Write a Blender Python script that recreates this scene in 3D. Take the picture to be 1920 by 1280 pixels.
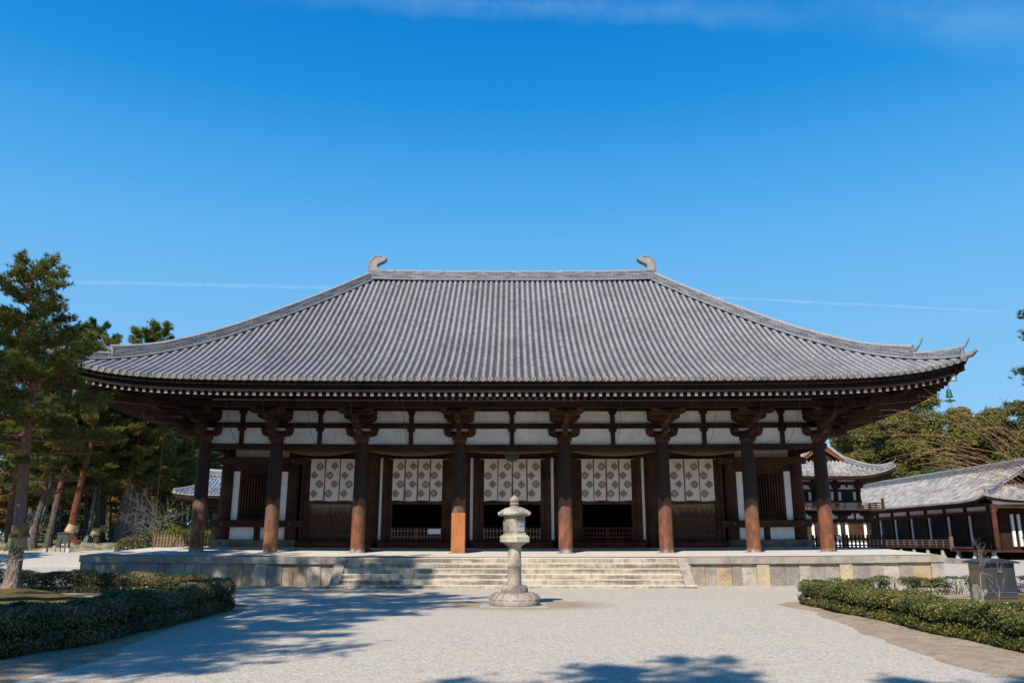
import bpy, math, random
import numpy as np
from mathutils import Vector, Matrix
for o in list(bpy.data.objects): bpy.data.objects.remove(o)
S = bpy.context.scene
C = S.collection
R = math.radians
PI = math.pi
# ------------------------------------------------------------------ camera, sky, sun, exposure
FPX, PITCH, EYE = 1520.0, R(13.75), 1.78
cam = bpy.data.cameras.new('camera'); camo = bpy.data.objects.new('camera', cam); C.objects.link(camo)
camo.location = (0, 0, EYE); camo.rotation_euler = (PI/2 + PITCH, 0, 0)
cam.sensor_width = 36; cam.lens = FPX/1920*36; cam.clip_start = .1; cam.clip_end = 6000
S.camera = camo
SUN_EL, SUN_AZ = R(44), R(24)           # azimuth: degrees to the left of straight behind the camera
sl = bpy.data.lights.new('sun', 'SUN'); sl.energy = 5.0; sl.angle = R(.53); sl.color = (1, .915, .79)
slo = bpy.data.objects.new('sun', sl); C.objects.link(slo)
sd = Vector((-math.sin(SUN_AZ)*math.cos(SUN_EL), -math.cos(SUN_AZ)*math.cos(SUN_EL), math.sin(SUN_EL)))
slo.rotation_euler = sd.to_track_quat('Z', 'Y').to_euler()
slo.location = sd*60
W = bpy.data.worlds.new('World'); S.world = W; W.use_nodes = True
wt = W.node_tree; wn = wt.nodes; wl = wt.links; wn.clear()
def N(nt, kind, **kw):
    n = nt.nodes.new('ShaderNode'+kind)
    for k, v in kw.items():
        if k in n.inputs: n.inputs[k].default_value = v
        else: setattr(n, k, v)
    return n
sky = N(wt, 'TexSky', sky_type='NISHITA', sun_disc=False, sun_elevation=SUN_EL, sun_rotation=PI+SUN_AZ, air_density=1.0, dust_density=.15, ozone_density=3.2, altitude=50)
hs = N(wt, 'HueSaturation'); hs.inputs['Saturation'].default_value = 1.12; hs.inputs['Hue'].default_value = .497; hs.inputs['Value'].default_value = 1.42
wl.new(sky.outputs[0], hs.inputs['Color'])
tc = N(wt, 'TexCoord')
def wmath(op, a, b=None, c=None):
    n = N(wt, 'Math', operation=op)
    for i, x in enumerate((a, b, c)):
        if x is None: continue
        if hasattr(x, 'links'): wl.new(x, n.inputs[i])
        else: n.inputs[i].default_value = x
    return n.outputs[0]
def wdot(vec, d):
    n = N(wt, 'VectorMath', operation='DOT_PRODUCT'); wl.new(vec, n.inputs[0]); n.inputs[1].default_value = d
    return n.outputs['Value']
def skydir(px, py):
    u, v = (px-960)/FPX, -(py-640)/FPX
    return Vector((u, math.cos(PITCH)-v*math.sin(PITCH), math.sin(PITCH)+v*math.cos(PITCH))).normalized()
dirv = tc.outputs['Generated']
def streak(a, b, half, soft_side, amt, nscale, nstr, fade):
    # a condensation trail: great circle band through two directions of the sky, broken by noise
    A, B = skydir(*a), skydir(*b); nrm = A.cross(B).normalized(); mid = (A+B).normalized()
    tang = (B-A).normalized()
    nz = N(wt, 'TexNoise'); nz.inputs['Scale'].default_value = nscale; nz.inputs['Detail'].default_value = 5
    wl.new(dirv, nz.inputs['Vector'])
    d = wdot(dirv, nrm)
    d = wmath('ADD', d, wmath('MULTIPLY', wmath('SUBTRACT', nz.outputs['Fac'], .5), nstr))
    m = wmath('SUBTRACT', 1, wmath('DIVIDE', wmath('ABSOLUTE', d), half))
    m = wmath('MAXIMUM', m, 0)
    al = wmath('ABSOLUTE', wmath('SUBTRACT', wdot(dirv, tang), mid.dot(tang)))
    halfL = (B-A).length/2
    e = N(wt, 'MapRange'); wl.new(al, e.inputs[0]); e.inputs[1].default_value = halfL*fade; e.inputs[2].default_value = halfL; e.inputs[3].default_value = 1; e.inputs[4].default_value = 0
    fr = wmath('GREATER_THAN', wdot(dirv, mid), 0)
    n2 = N(wt, 'TexNoise'); n2.inputs['Scale'].default_value = nscale*.6; n2.inputs['Detail'].default_value = 6; n2.inputs['Roughness'].default_value = .7; wl.new(dirv, n2.inputs['Vector'])
    t2 = N(wt, 'MapRange'); wl.new(n2.outputs['Fac'], t2.inputs[0]); t2.inputs[1].default_value = .3; t2.inputs[2].default_value = .62; t2.inputs[3].default_value = .25; t2.inputs[4].default_value = 1
    return wmath('MULTIPLY', wmath('MULTIPLY', wmath('MULTIPLY', m, e.outputs[0]), t2.outputs[0]), wmath('MULTIPLY', fr, amt))
tr = [streak((-60, 524), (700, 541), .0032, 0, .22, 160, .0035, .72),
      streak((1180, 549), (1960, 588), .0020, 0, .24, 60, .003, .7),
      streak((350, -22), (1680, 38), .020, 0, .13, 22, .03, .35),
      streak((1500, 10), (2300, 60), .045, 0, .14, 12, .05, .3)]
cl = tr[0]
for x in tr[1:]: cl = wmath('ADD', cl, x)
zr_ = N(wt, 'SeparateXYZ'); wl.new(dirv, zr_.inputs[0]); rp = N(wt, 'ValToRGB'); wl.new(zr_.outputs[2], rp.inputs[0]); cr_ = rp.color_ramp
stops_ = [(0, (2.9, 4.9, 7.0)), (.17, (1.9, 4.4, 7.1)), (.325, (1.05, 3.7, 7.0)), (.40, (.60, 3.15, 6.7)), (.50, (.10, 2.25, 5.9)), (.60, (0, 1.65, 5.1)), (1, (.10, 1.3, 4.2))]
while len(cr_.elements) < len(stops_): cr_.elements.new(.5)
for e_, (p_, c_) in zip(cr_.elements, stops_): e_.position = p_; e_.color = (c_[0]/8, c_[1]/8, c_[2]/8, 1)
m8 = N(wt, 'MixRGB', blend_type='MULTIPLY'); m8.inputs[0].default_value = 1; wl.new(rp.outputs[0], m8.inputs[1]); m8.inputs[2].default_value = (8, 8, 8, 1)
mb_ = N(wt, 'MixRGB'); mb_.inputs[0].default_value = .96; wl.new(hs.outputs[0], mb_.inputs[1]); wl.new(m8.outputs[0], mb_.inputs[2])
mx = N(wt, 'MixRGB'); wl.new(cl, mx.inputs[0]); wl.new(mb_.outputs[0], mx.inputs[1]); mx.inputs[2].default_value = (5.2, 7.6, 9.0, 1)
bg = N(wt, 'Background'); bg.inputs['Strength'].default_value = .094
wl.new(mx.outputs[0], bg.inputs['Color'])
wo = N(wt, 'OutputWorld'); wl.new(bg.outputs[0], wo.inputs[0])
S.view_settings.view_transform = 'Standard'; S.view_settings.look = 'None'; S.view_settings.gamma = 1
S.view_settings.exposure = 0.42
S.render.engine = 'CYCLES'
S.cycles.max_bounces = 6; S.cycles.diffuse_bounces = 3; S.cycles.glossy_bounces = 2; S.cycles.transparent_max_bounces = 4
S.render.resolution_x = 1024; S.render.resolution_y = 682

# ------------------------------------------------------------------ pixel -> place helpers (photo pixels, 1920 wide)
def tel(py): return math.tan(PITCH - math.atan((py-640)/FPX))
def zat(py, Y): return EYE + Y*tel(py)
def xat(px, Y, z=2.0): return (px-960)/FPX*(Y*math.cos(PITCH)+(z-EYE)*math.sin(PITCH))
def gnd(px, py, z=0.0):
    Y = (z-EYE)/tel(py); return Vector((xat(px, Y, z), Y, z))

# ------------------------------------------------------------------ materials
MATS = {}
class NB:
    def __init__(s, name, rough=.8, spec=.3, metal=0):
        s.m = bpy.data.materials.new(name); s.m.use_nodes = True; s.t = s.m.node_tree; s.t.nodes.clear()
        s.b = s.n('BsdfPrincipled'); s.b.inputs['Roughness'].default_value = rough; s.b.inputs['Specular IOR Level'].default_value = spec; s.b.inputs['Metallic'].default_value = metal
        s.o = s.n('OutputMaterial'); s.l(s.b.outputs[0], s.o.inputs[0]); MATS[name] = s.m
    def n(s, k, **kw): return N(s.t, k, **kw)
    def l(s, a, b): s.t.links.new(a, b)
    def pos(s): return s.n('NewGeometry').outputs['Position']
    def obj(s): return s.n('TexCoord').outputs['Object']
    def uv(s): return s.n('UVMap').outputs[0]
    def rnd(s): return s.n('ObjectInfo').outputs['Random']
    def scale(s, v, sc):
        m = s.n('Mapping'); s.l(v, m.inputs[0]); m.inputs['Scale'].default_value = sc; return m.outputs[0]
    def noise(s, v, sc, det=4, rough=.6, out='Fac'):
        n = s.n('TexNoise'); s.l(v, n.inputs['Vector']); n.inputs['Scale'].default_value = sc; n.inputs['Detail'].default_value = det; n.inputs['Roughness'].default_value = rough
        return n.outputs[out]
    def ramp(s, f, stops, interp='LINEAR'):
        r = s.n('ValToRGB'); s.l(f, r.inputs[0]); cr = r.color_ramp; cr.interpolation = interp
        while len(cr.elements) < len(stops): cr.elements.new(.5)
        for e, (p, c) in zip(cr.elements, stops): e.position = p; e.color = (c[0], c[1], c[2], 1) if hasattr(c, '__len__') else (c, c, c, 1)
        return r.outputs[0]
    def mix(s, f, a, b, mode='MIX'):
        n = s.n('MixRGB', blend_type=mode)
        for i, x in enumerate((f, a, b)):
            if hasattr(x, 'links'): s.l(x, n.inputs[i])
            elif i == 0: n.inputs[0].default_value = x
            else: n.inputs[i].default_value = (*x, 1)
        return n.outputs[0]
    def math(s, op, a, b=None, c=None):
        n = s.n('Math', operation=op)
        for i, x in enumerate((a, b, c)):
            if x is None: continue
            if hasattr(x, 'links'): s.l(x, n.inputs[i])
            else: n.inputs[i].default_value = x
        return n.outputs[0]
    def rng(s, v, a, b, c=0, d=1):
        n = s.n('MapRange'); s.l(v, n.inputs[0])
        for i, x in enumerate((a, b, c, d)): n.inputs[i+1].default_value = x
        return n.outputs[0]
    def sep(s, v):
        n = s.n('SeparateXYZ'); s.l(v, n.inputs[0]); return n.outputs
    def col(s, c):
        if hasattr(c, 'links'): s.l(c, s.b.inputs['Base Color'])
        else: s.b.inputs['Base Color'].default_value = (*c, 1)
        return s
    def bump(s, h, st=.3, d=.02):
        n = s.n('Bump'); s.l(h, n.inputs['Height']); n.inputs['Strength'].default_value = st; n.inputs['Distance'].default_value = d
        s.l(n.outputs[0], s.b.inputs['Normal']); return s

def wood(name, dark, light, vert=True, rough=.85, sc=5, extra=None):
    b = NB(name, rough, .25); p = b.pos()
    st = b.scale(p, (6, 6, .5) if vert else (.5, 6, 6))
    n1 = b.noise(st, sc, 5, .65); n2 = b.noise(p, .9, 3)
    c = b.ramp(n1, [(.3, dark), (.7, light)])
    c = b.mix(b.rng(n2, .35, .7), c, tuple(x*.55 for x in dark))
    c = b.mix(b.rng(b.noise(st, sc*3, 3), .6, .8, 0, .35), c, tuple(min(1, x*1.8+.02) for x in light))
    b.col(c); b.bump(n1, .5, .015); return b
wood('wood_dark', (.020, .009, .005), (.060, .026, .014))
wood('wood_eave_shade', (.010, .007, .006), (.026, .016, .012), vert=False)  # brown eave boards, with the shade under the tiles put into the colour
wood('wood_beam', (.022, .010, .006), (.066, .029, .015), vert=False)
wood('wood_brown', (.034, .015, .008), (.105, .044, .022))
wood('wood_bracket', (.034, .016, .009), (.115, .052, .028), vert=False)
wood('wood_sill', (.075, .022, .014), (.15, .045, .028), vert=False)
wood('wood_grey', (.13, .105, .085), (.26, .22, .18), vert=False)
wood('wood_greyv', (.13, .085, .065), (.27, .18, .14))
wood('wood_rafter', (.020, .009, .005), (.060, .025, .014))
wood('wood_ladder', (.35, .33, .3), (.55, .52, .48))

def column_mat():
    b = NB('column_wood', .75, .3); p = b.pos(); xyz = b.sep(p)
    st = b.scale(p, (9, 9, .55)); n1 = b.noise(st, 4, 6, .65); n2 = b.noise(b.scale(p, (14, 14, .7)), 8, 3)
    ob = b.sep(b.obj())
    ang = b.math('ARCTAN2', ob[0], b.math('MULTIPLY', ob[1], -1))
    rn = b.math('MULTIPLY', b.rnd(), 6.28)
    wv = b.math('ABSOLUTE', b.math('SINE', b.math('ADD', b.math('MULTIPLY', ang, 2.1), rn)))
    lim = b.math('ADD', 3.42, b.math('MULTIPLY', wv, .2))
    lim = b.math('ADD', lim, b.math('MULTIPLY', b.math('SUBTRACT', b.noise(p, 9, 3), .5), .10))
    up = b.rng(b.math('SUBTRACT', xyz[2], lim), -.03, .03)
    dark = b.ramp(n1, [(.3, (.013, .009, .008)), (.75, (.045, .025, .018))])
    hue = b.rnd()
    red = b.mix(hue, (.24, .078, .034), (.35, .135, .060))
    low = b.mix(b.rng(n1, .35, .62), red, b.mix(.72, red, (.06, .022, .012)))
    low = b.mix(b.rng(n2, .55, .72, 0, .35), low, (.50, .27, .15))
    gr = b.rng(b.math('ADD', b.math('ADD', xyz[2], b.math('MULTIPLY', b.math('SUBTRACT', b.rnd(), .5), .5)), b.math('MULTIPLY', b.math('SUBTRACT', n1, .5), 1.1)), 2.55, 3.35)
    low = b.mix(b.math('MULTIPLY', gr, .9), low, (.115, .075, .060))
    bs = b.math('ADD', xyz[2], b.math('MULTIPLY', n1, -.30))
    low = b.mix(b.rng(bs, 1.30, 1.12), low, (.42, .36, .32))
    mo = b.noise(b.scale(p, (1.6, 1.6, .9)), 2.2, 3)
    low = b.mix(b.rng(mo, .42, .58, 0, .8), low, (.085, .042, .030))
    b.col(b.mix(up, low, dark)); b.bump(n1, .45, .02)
column_mat()

def plaster():
    b = NB('plaster', .9, .2); p = b.pos()
    n = b.noise(p, 1.6, 6, .7); c = b.ramp(n, [(.3, (.57, .56, .53)), (.7, (.76, .75, .72))])
    # thin strings and mesh of the bird net hanging close to the wall read as faint lines
    c = b.mix(b.rng(b.noise(b.scale(p, (1, 1, .25)), 5, 4), .50, .74, 0, .45), c, (.42, .39, .35))
    b.col(c); b.bump(b.noise(p, 30, 2), .1, .01)
plaster()
b = NB('plaster_white', .9, .2); b.col(b.ramp(b.noise(b.pos(), 3, 4), [(.3, (.72, .71, .70)), (.7, (.84, .84, .83))]))

def tile_mat(name, cols, ramp_pos=None, dirt=(.16, .14, .13), bumpy=True):
    b = NB(name, .62, .35); uv = b.uv()
    fl = b.n('VectorMath', operation='FLOOR'); b.l(uv, fl.inputs[0])
    wn_ = b.n('TexWhiteNoise', noise_dimensions='2D'); b.l(fl.outputs[0], wn_.inputs['Vector'])
    rowv = b.sep(fl.outputs[0])
    wr = b.n('TexWhiteNoise', noise_dimensions='1D'); b.l(rowv[0], wr.inputs['W'])
    f = b.math('ADD', b.math('MULTIPLY', wn_.outputs['Value'], .78), b.math('MULTIPLY', wr.outputs['Value'], .22))
    c = b.ramp(f, cols)
    n = b.noise(b.pos(), 7, 5)
    c = b.mix(b.rng(n, .45, .8, 0, .4), c, dirt)
    n3 = b.noise(b.pos(), .35, 3)
    c = b.mix(b.rng(n3, .42, .68, 0, .34), c, tuple(x*.75 for x in dirt))
    b.col(c); b.bump(b.noise(b.pos(), 40, 2), .12, .01)
tile_mat('tile', [(0, (.175, .18, .205)), (.25, (.235, .236, .262)), (.5, (.285, .28, .298)), (.72, (.26, .252, .262)), (.9, (.30, .285, .275)), (.97, (.33, .275, .24)), (1, (.19, .195, .235))])
tile_mat('pan_tile', [(0, (.040, .040, .046)), (.4, (.066, .064, .070)), (.75, (.088, .082, .082)), (.95, (.115, .096, .084)), (1, (.10, .096, .096))], dirt=(.034, .032, .034))
tile_mat('tile_pale', [(0, (.09, .10, .12)), (.3, (.19, .195, .205)), (.55, (.29, .28, .265)), (.8, (.41, .37, .32)), (.93, (.36, .28, .225)), (1, (.14, .155, .175))], dirt=(.15, .145, .14))
tile_mat('tile_blue', [(0, (.09, .115, .165)), (.4, (.145, .17, .225)), (.7, (.21, .23, .27)), (1, (.27, .29, .33))], dirt=(.12, .13, .16))
b = NB('tile_dark', .6, .35); b.col(b.ramp(b.noise(b.pos(), 6, 4), [(.3, (.10, .105, .12)), (.7, (.23, .235, .255))]))
b = NB('tile_grey', .65, .3); b.col(b.ramp(b.noise(b.pos(), 5, 5), [(.3, (.19, .185, .19)), (.7, (.30, .29, .285))])); b.bump(b.noise(b.pos(), 25, 3), .2, .02)
b = NB('tile_end', .65, .3); b.col(b.ramp(b.rnd(), [(0, (.30, .29, .27)), (1, (.36, .34, .30))]))
c_ = b.ramp(b.noise(b.pos(), 3.1, 2), [(.3, (.10, .10, .11)), (.5, (.27, .255, .23)), (.7, (.36, .32, .27))]); b.col(c_)
def ridge_mat():
    b = NB('ridge_tiles', .65, .3); uv = b.uv()
    br = b.n('TexBrick'); b.l(uv, br.inputs['Vector']); br.inputs['Scale'].default_value = 1.0
    br.inputs['Brick Width'].default_value = .42; br.inputs['Row Height'].default_value = .062; br.inputs['Mortar Size'].default_value = .011; br.inputs['Bias'].default_value = -.1
    br.inputs['Color1'].default_value = (.085, .10, .125, 1); br.inputs['Color2'].default_value = (.32, .335, .36, 1); br.inputs['Mortar'].default_value = (.025, .03, .035, 1)
    b.col(b.mix(b.rng(b.noise(b.pos(), 9, 3), .4, .7, 0, .5), br.outputs[0], (.2, .21, .23))); b.bump(br.outputs['Fac'], .6, -.02)
ridge_mat()

def stone(name, stops, speck=.5, stain=(.10, .09, .08), stain_amt=.5, streak=False, rnd=True):
    b = NB(name, .85, .25); p = b.pos()
    if rnd: base = b.ramp(b.rnd(), stops)
    else: base = b.ramp(b.noise(p, .8, 3), stops)
    g = b.noise(p, 55, 2, .7)
    c = b.mix(speck, base, b.ramp(g, [(.35, (.12, .115, .11)), (.5, (.5, .48, .45)), (.65, (.85, .82, .76))]), 'SOFT_LIGHT')
    v = b.scale(p, (4.2, 4.2, 1.0)) if streak else p
    n = b.noise(v, 1.3 if streak else 1.7, 6, .65)
    c = b.mix(b.rng(n, .45, .66, 0, stain_amt), c, stain)
    if streak:
        # whole courses differ: some are almost black with old lichen, worn front edges stay pale
        big = b.noise(b.scale(p, (.55, .55, 5.2)), 1.0, 2, .5); c = b.mix(b.math('MULTIPLY', b.rng(big, .47, .58, 0, .8), b.rng(n, .25, .5, .35, 1)), c, stain)
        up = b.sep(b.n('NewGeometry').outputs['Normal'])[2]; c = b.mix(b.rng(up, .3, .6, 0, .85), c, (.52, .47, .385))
    gm = b.noise(p, 9, 4, .7); c = b.mix(b.rng(gm, .5, .75, 0, .35), c, tuple(x*1.2 for x in stain))
    b.col(c); b.bump(b.math('ADD', b.math('MULTIPLY', g, .5), n), .35, .02)
    return b
stone('stone_coping', [(0, (.28, .245, .21)), (.5, (.36, .32, .275)), (1, (.31, .28, .245))], .85, stain_amt=.55)
stone('stone_facing', [(0, (.23, .20, .18)), (.25, (.31, .27, .24)), (.42, (.40, .29, .18)), (.52, (.25, .23, .22)), (.7, (.38, .34, .30)), (.84, (.47, .42, .37)), (.92, (.38, .29, .20)), (1, (.26, .23, .21))], .9, stain_amt=.55)
stone('stone_post', [(0, (.42, .35, .24)), (.5, (.36, .315, .25)), (1, (.42, .37, .28))], .85, stain_amt=.4)
stone('stone_step', [(0, (.38, .32, .245)), (.5, (.47, .40, .31)), (1, (.41, .355, .29))], .6, stain=(.12, .105, .088), stain_amt=.65, streak=True)
stone('stone_pave', [(0, (.52, .49, .45)), (1, (.56, .53, .49))], .35, stain=(.38, .36, .33), stain_amt=.4, rnd=False)
stone('stone_lantern', [(.3, (.34, .30, .25)), (.7, (.47, .42, .345))], .9, stain=(.085, .075, .065), stain_amt=.85, rnd=False)
stone('stone_lantern_moss', [(.3, (.44, .40, .28)), (.7, (.50, .46, .36))], .8, stain=(.17, .16, .12), stain_amt=.8, rnd=False)
stone('stone_base', [(.3, (.27, .235, .21)), (.7, (.42, .365, .32))], .85, stain=(.065, .052, .048), stain_amt=.85, rnd=False)
stone('stone_kerb', [(.3, (.33, .32, .30)), (.7, (.42, .40, .37))], .6, stain_amt=.4, rnd=False)
stone('bed_rock', [(.3, (.30, .27, .23)), (.7, (.42, .38, .33))], .6, stain_amt=.5, rnd=False)

def ground_mat():
    b = NB('gravel', .95, .15); p = b.pos()
    v = b.n('TexVoronoi'); b.l(p, v.inputs['Vector']); v.inputs['Scale'].default_value = 58
    v2 = b.n('TexVoronoi'); b.l(p, v2.inputs['Vector']); v2.inputs['Scale'].default_value = 17
    h = b.sep(v.outputs['Color'])[0]; h2 = b.sep(v2.outputs['Color'])[1]
    c = b.ramp(h, [(0, (.15, .15, .15)), (.2, (.31, .30, .29)), (.45, (.46, .44, .405)), (.7, (.57, .535, .475)), (.86, (.58, .48, .37)), (.93, (.50, .34, .23)), (1, (.80, .77, .70))])
    c = b.mix(b.rng(h2, .55, 1, 0, .38), c, (.64, .60, .54))
    c = b.mix(b.rng(h2, .0, .28, .22, 0), c, (.20, .21, .225))
    n = b.noise(p, .35, 4); c = b.mix(b.rng(n, .4, .7, 0, .42), c, (.50, .43, .345))
    n0 = b.noise(p, 1.1, 5, .7); c = b.mix(b.rng(n0, .55, .8, 0, .35), c, (.40, .39, .37))
    # trodden brown soil round the lantern
    d = b.n('VectorMath', operation='SUBTRACT'); b.l(p, d.inputs[0]); d.inputs[1].default_value = (.25, 24.1, 0)
    dd = b.scale(d.outputs[0], (.78, 1, 0)); ln = b.n('VectorMath', operation='LENGTH'); b.l(dd, ln.inputs[0])
    k = b.math('ADD', ln.outputs['Value'], b.math('MULTIPLY', b.math('SUBTRACT', b.noise(p, 2.2, 5), .5), 1.0))
    c = b.mix(b.rng(k, 2.25, 1.3, 0, .85), c, b.ramp(h, [(0, (.17, .13, .09)), (.6, (.31, .24, .16)), (1, (.45, .38, .28))]))
    c = b.mix(1, c, (.93, .915, .875), 'MULTIPLY')
    b.col(c); b.bump(b.math('ADD', v.outputs['Distance'], b.math('MULTIPLY', v2.outputs['Distance'], .6)), .55, .012)
ground_mat()
def soil(name, a, bb, moss=None):
    b = NB(name, .95, .1); p = b.pos(); n = b.noise(p, 2.6, 6, .7); n2 = b.noise(p, 30, 3)
    c = b.ramp(n, [(.3, a), (.7, bb)]); c = b.mix(b.rng(n2, .4, .75, 0, .5), c, tuple(min(1, x*1.7) for x in bb))
    if moss: c = b.mix(b.rng(b.noise(p, 1.0, 6, .7), .42, .56), c, b.ramp(b.noise(p, 9, 4), [(.3, moss), (.7, tuple(x*1.9 for x in moss))]))
    b.col(c); b.bump(b.math('ADD', n, b.math('MULTIPLY', n2, .4)), .8, .05)
soil('soil_strip', (.16, .12, .085), (.34, .27, .20))
soil('moss_soil', (.085, .052, .022), (.19, .125, .06), (.050, .046, .010))
soil('bank_soil', (.15, .12, .095), (.34, .29, .24), (.07, .068, .016))
soil('stain_soil', (.2, .15, .1), (.35, .27, .19))

def bark(name, a, bb, z0=None, red=None):
    b = NB(name, .9, .15); p = b.pos(); v = b.n('TexVoronoi'); b.l(b.scale(p, (7, 7, 2.6)), v.inputs['Vector']); v.inputs['Scale'].default_value = 1.6
    n = b.noise(b.scale(p, (5, 5, 1.6)), 2, 6, .7)
    c = b.ramp(n, [(.3, a), (.7, bb)])
    c = b.mix(b.rng(v.outputs['Distance'], .5, .8, 0, .6), c, tuple(x*.3 for x in a))
    if red:
        z = b.sep(p)[2]; c = b.mix(b.rng(b.math('ADD', z, b.math('MULTIPLY', n, 1.5)), z0, z0+2.0), c, b.ramp(n, [(.3, tuple(x*.6 for x in red)), (.7, red)]))
    b.col(c); b.bump(b.math('ADD', n, v.outputs['Distance']), .9, .05)
bark('bark_pine', (.11, .082, .070), (.34, .27, .225), 2.8, (.33, .165, .11))
bark('bark_pine_far', (.045, .038, .034), (.15, .125, .11), 5.0, (.17, .075, .042))
bark('bark_grey', (.09, .085, .075), (.26, .25, .22))
bark('bark_dark', (.03, .025, .02), (.09, .075, .06))
bark('bark_red', (.07, .03, .02), (.20, .07, .035))
bark('twig_grey', (.16, .13, .12), (.32, .28, .26))
bark('twig_red', (.24, .125, .075), (.50, .30, .17))

def leaf(name, stops, rough=.55, spec=.3, trans=.25):
    b = NB(name, rough, spec); uv = b.sep(b.uv())
    n = b.noise(b.obj(), .45, 2)
    f = b.math('ADD', b.math('MULTIPLY', uv[0], .65), b.math('MULTIPLY', b.rng(n, .3, .7), .35))
    c = b.ramp(f, stops); b.col(c)
    t = b.n('BsdfTranslucent'); b.l(c, t.inputs[0]); m = b.n('MixShader'); m.inputs[0].default_value = trans
    b.l(b.b.outputs[0], m.inputs[1]); b.l(t.outputs[0], m.inputs[2]); b.l(m.outputs[0], b.o.inputs[0])
leaf('needles', [(0, (.045, .066, .014)), (.4, (.125, .148, .030)), (.75, (.23, .225, .048)), (1, (.34, .28, .08))], trans=.5)
leaf('needles_cool', [(0, (.028, .056, .022)), (.5, (.070, .115, .042)), (.85, (.13, .17, .06)), (1, (.20, .21, .075))], trans=.45)
leaf('leaf_olive', [(0, (.055, .070, .016)), (.4, (.125, .125, .030)), (.75, (.23, .20, .050)), (1, (.33, .25, .075))], trans=.3)
leaf('leaf_deep', [(0, (.022, .046, .012)), (.5, (.058, .098, .026)), (1, (.14, .16, .042))], trans=.3)
leaf('leaf_rust', [(0, (.10, .075, .02)), (.5, (.20, .125, .032)), (1, (.30, .16, .045))])
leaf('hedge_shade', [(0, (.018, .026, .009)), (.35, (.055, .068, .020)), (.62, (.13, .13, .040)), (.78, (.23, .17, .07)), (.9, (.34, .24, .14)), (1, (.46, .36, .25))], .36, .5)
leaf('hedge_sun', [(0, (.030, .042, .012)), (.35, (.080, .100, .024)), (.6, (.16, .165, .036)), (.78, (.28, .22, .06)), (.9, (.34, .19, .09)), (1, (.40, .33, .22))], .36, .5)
leaf('shrub_green', [(0, (.05, .07, .01)), (.5, (.14, .16, .02)), (1, (.24, .25, .045))])
def straw():
    b = NB('straw', .9, .15); p = b.pos(); n = b.noise(b.scale(p, (22, 22, 1.4)), 3, 3); 
    n2 = b.noise(b.scale(p, (1, 1, 9)), 3, 2)
    b.col(b.mix(b.rng(n2, .55, .7, 0, .3), b.ramp(n, [(.3, (.30, .21, .10)), (.7, (.55, .42, .23))]), (.25, .17, .09))); b.bump(n, .8, .03)
straw()
b = NB('straw_dark', .9, .15); n_ = b.noise(b.scale(b.pos(), (20, 20, 8)), 4, 3); b.col(b.ramp(n_, [(.3, (.16, .10, .05)), (.7, (.34, .22, .12))])); b.bump(n_, .8, .03)
b = NB('cloth', .9, .1); n_ = b.noise(b.scale(b.obj(), (14, 14, 1)), 3, 3); b.col(b.ramp(n_, [(.3, (.60, .55, .48)), (.7, (.70, .65, .58))]))
b = NB('cloth_print', .9, .1); b.col((.20, .115, .095))
b = NB('cloth_tape', .9, .1); b.col((.17, .075, .055))
b = NB('net_brown', .95, .1); n_ = b.noise(b.scale(b.obj(), (1, 8, 30)), 3, 3); b.col(b.ramp(n_, [(.3, (.07, .042, .022)), (.7, (.15, .095, .05))]))
b = NB('dark_inside', .95, .05); b.col((.008, .007, .006))  # near black: the gloom of the unlit interior is put into the colour
b = NB('bronze_green', .55, .4, .4); b.col(b.ramp(b.noise(b.pos(), 14, 4), [(.3, (.018, .065, .05)), (.7, (.06, .14, .11))]))
b = NB('copper_pale', .7, .3); b.col(b.ramp(b.noise(b.pos(), 10, 4), [(.3, (.26, .42, .36)), (.7, (.42, .52, .46))]))
b = NB('bronze_dark', .55, .4, .3); b.col((.07, .085, .07))
b = NB('steel', .32, .5, .85); b.col(b.ramp(b.noise(b.scale(b.pos(), (3, 3, .4)), 4, 3), [(.3, (.30, .27, .23)), (.7, (.42, .37, .31))]))
b = NB('steel_dark', .48, .4, .35); b.col(b.ramp(b.noise(b.pos(), 2, 3), [(.3, (.035, .037, .042)), (.7, (.06, .063, .07))]))
b = NB('board_dark', .5, .3); b.col((.05, .06, .055))
b = NB('white_paint', .7, .2); b.col((.75, .76, .78))
b = NB('concrete', .9, .2); b.col(b.ramp(b.noise(b.pos(), 5, 4), [(.3, (.42, .40, .37)), (.7, (.58, .55, .51))]))
b = NB('rafter_end', .85, .2); c_ = b.ramp(b.rnd(), [(0, (.42, .38, .35)), (.3, (.52, .48, .45)), (.45, (.44, .30, .27)), (.55, (.55, .52, .49)), (.8, (.28, .28, .29)), (1, (.46, .36, .33))]); b.col(b.mix(b.rng(b.noise(b.pos(), 22, 3), .4, .65, 0, .6), c_, (.2, .17, .155)))
b = NB('wire', .6, .2); b.col((.05, .045, .04))
b = NB('orange_wood', .7, .2); b.col((.55, .16, .05))
b = NB('gable_red', .8, .2); b.col((.17, .055, .03))
b = NB('fence_wood', .85, .2); n_ = b.noise(b.scale(b.pos(), (9, 9, .8)), 4, 4); b.col(b.ramp(n_, [(.3, (.10, .06, .045)), (.7, (.24, .15, .115))]))
b = NB('fence_dark', .8, .2); b.col((.022, .017, .018))
b = NB('lattice_paper', .8, .2); b.col(b.ramp(b.noise(b.pos(), 12, 3), [(.4, (.42, .44, .48)), (.6, (.66, .67, .68))]))
b = NB('door_old', .9, .15); n_ = b.noise(b.scale(b.pos(), (8, 8, 1.6)), 3, 6, .75)
c_ = b.ramp(n_, [(.3, (.030, .016, .010)), (.58, (.085, .045, .026)), (.8, (.21, .15, .105))])
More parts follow.
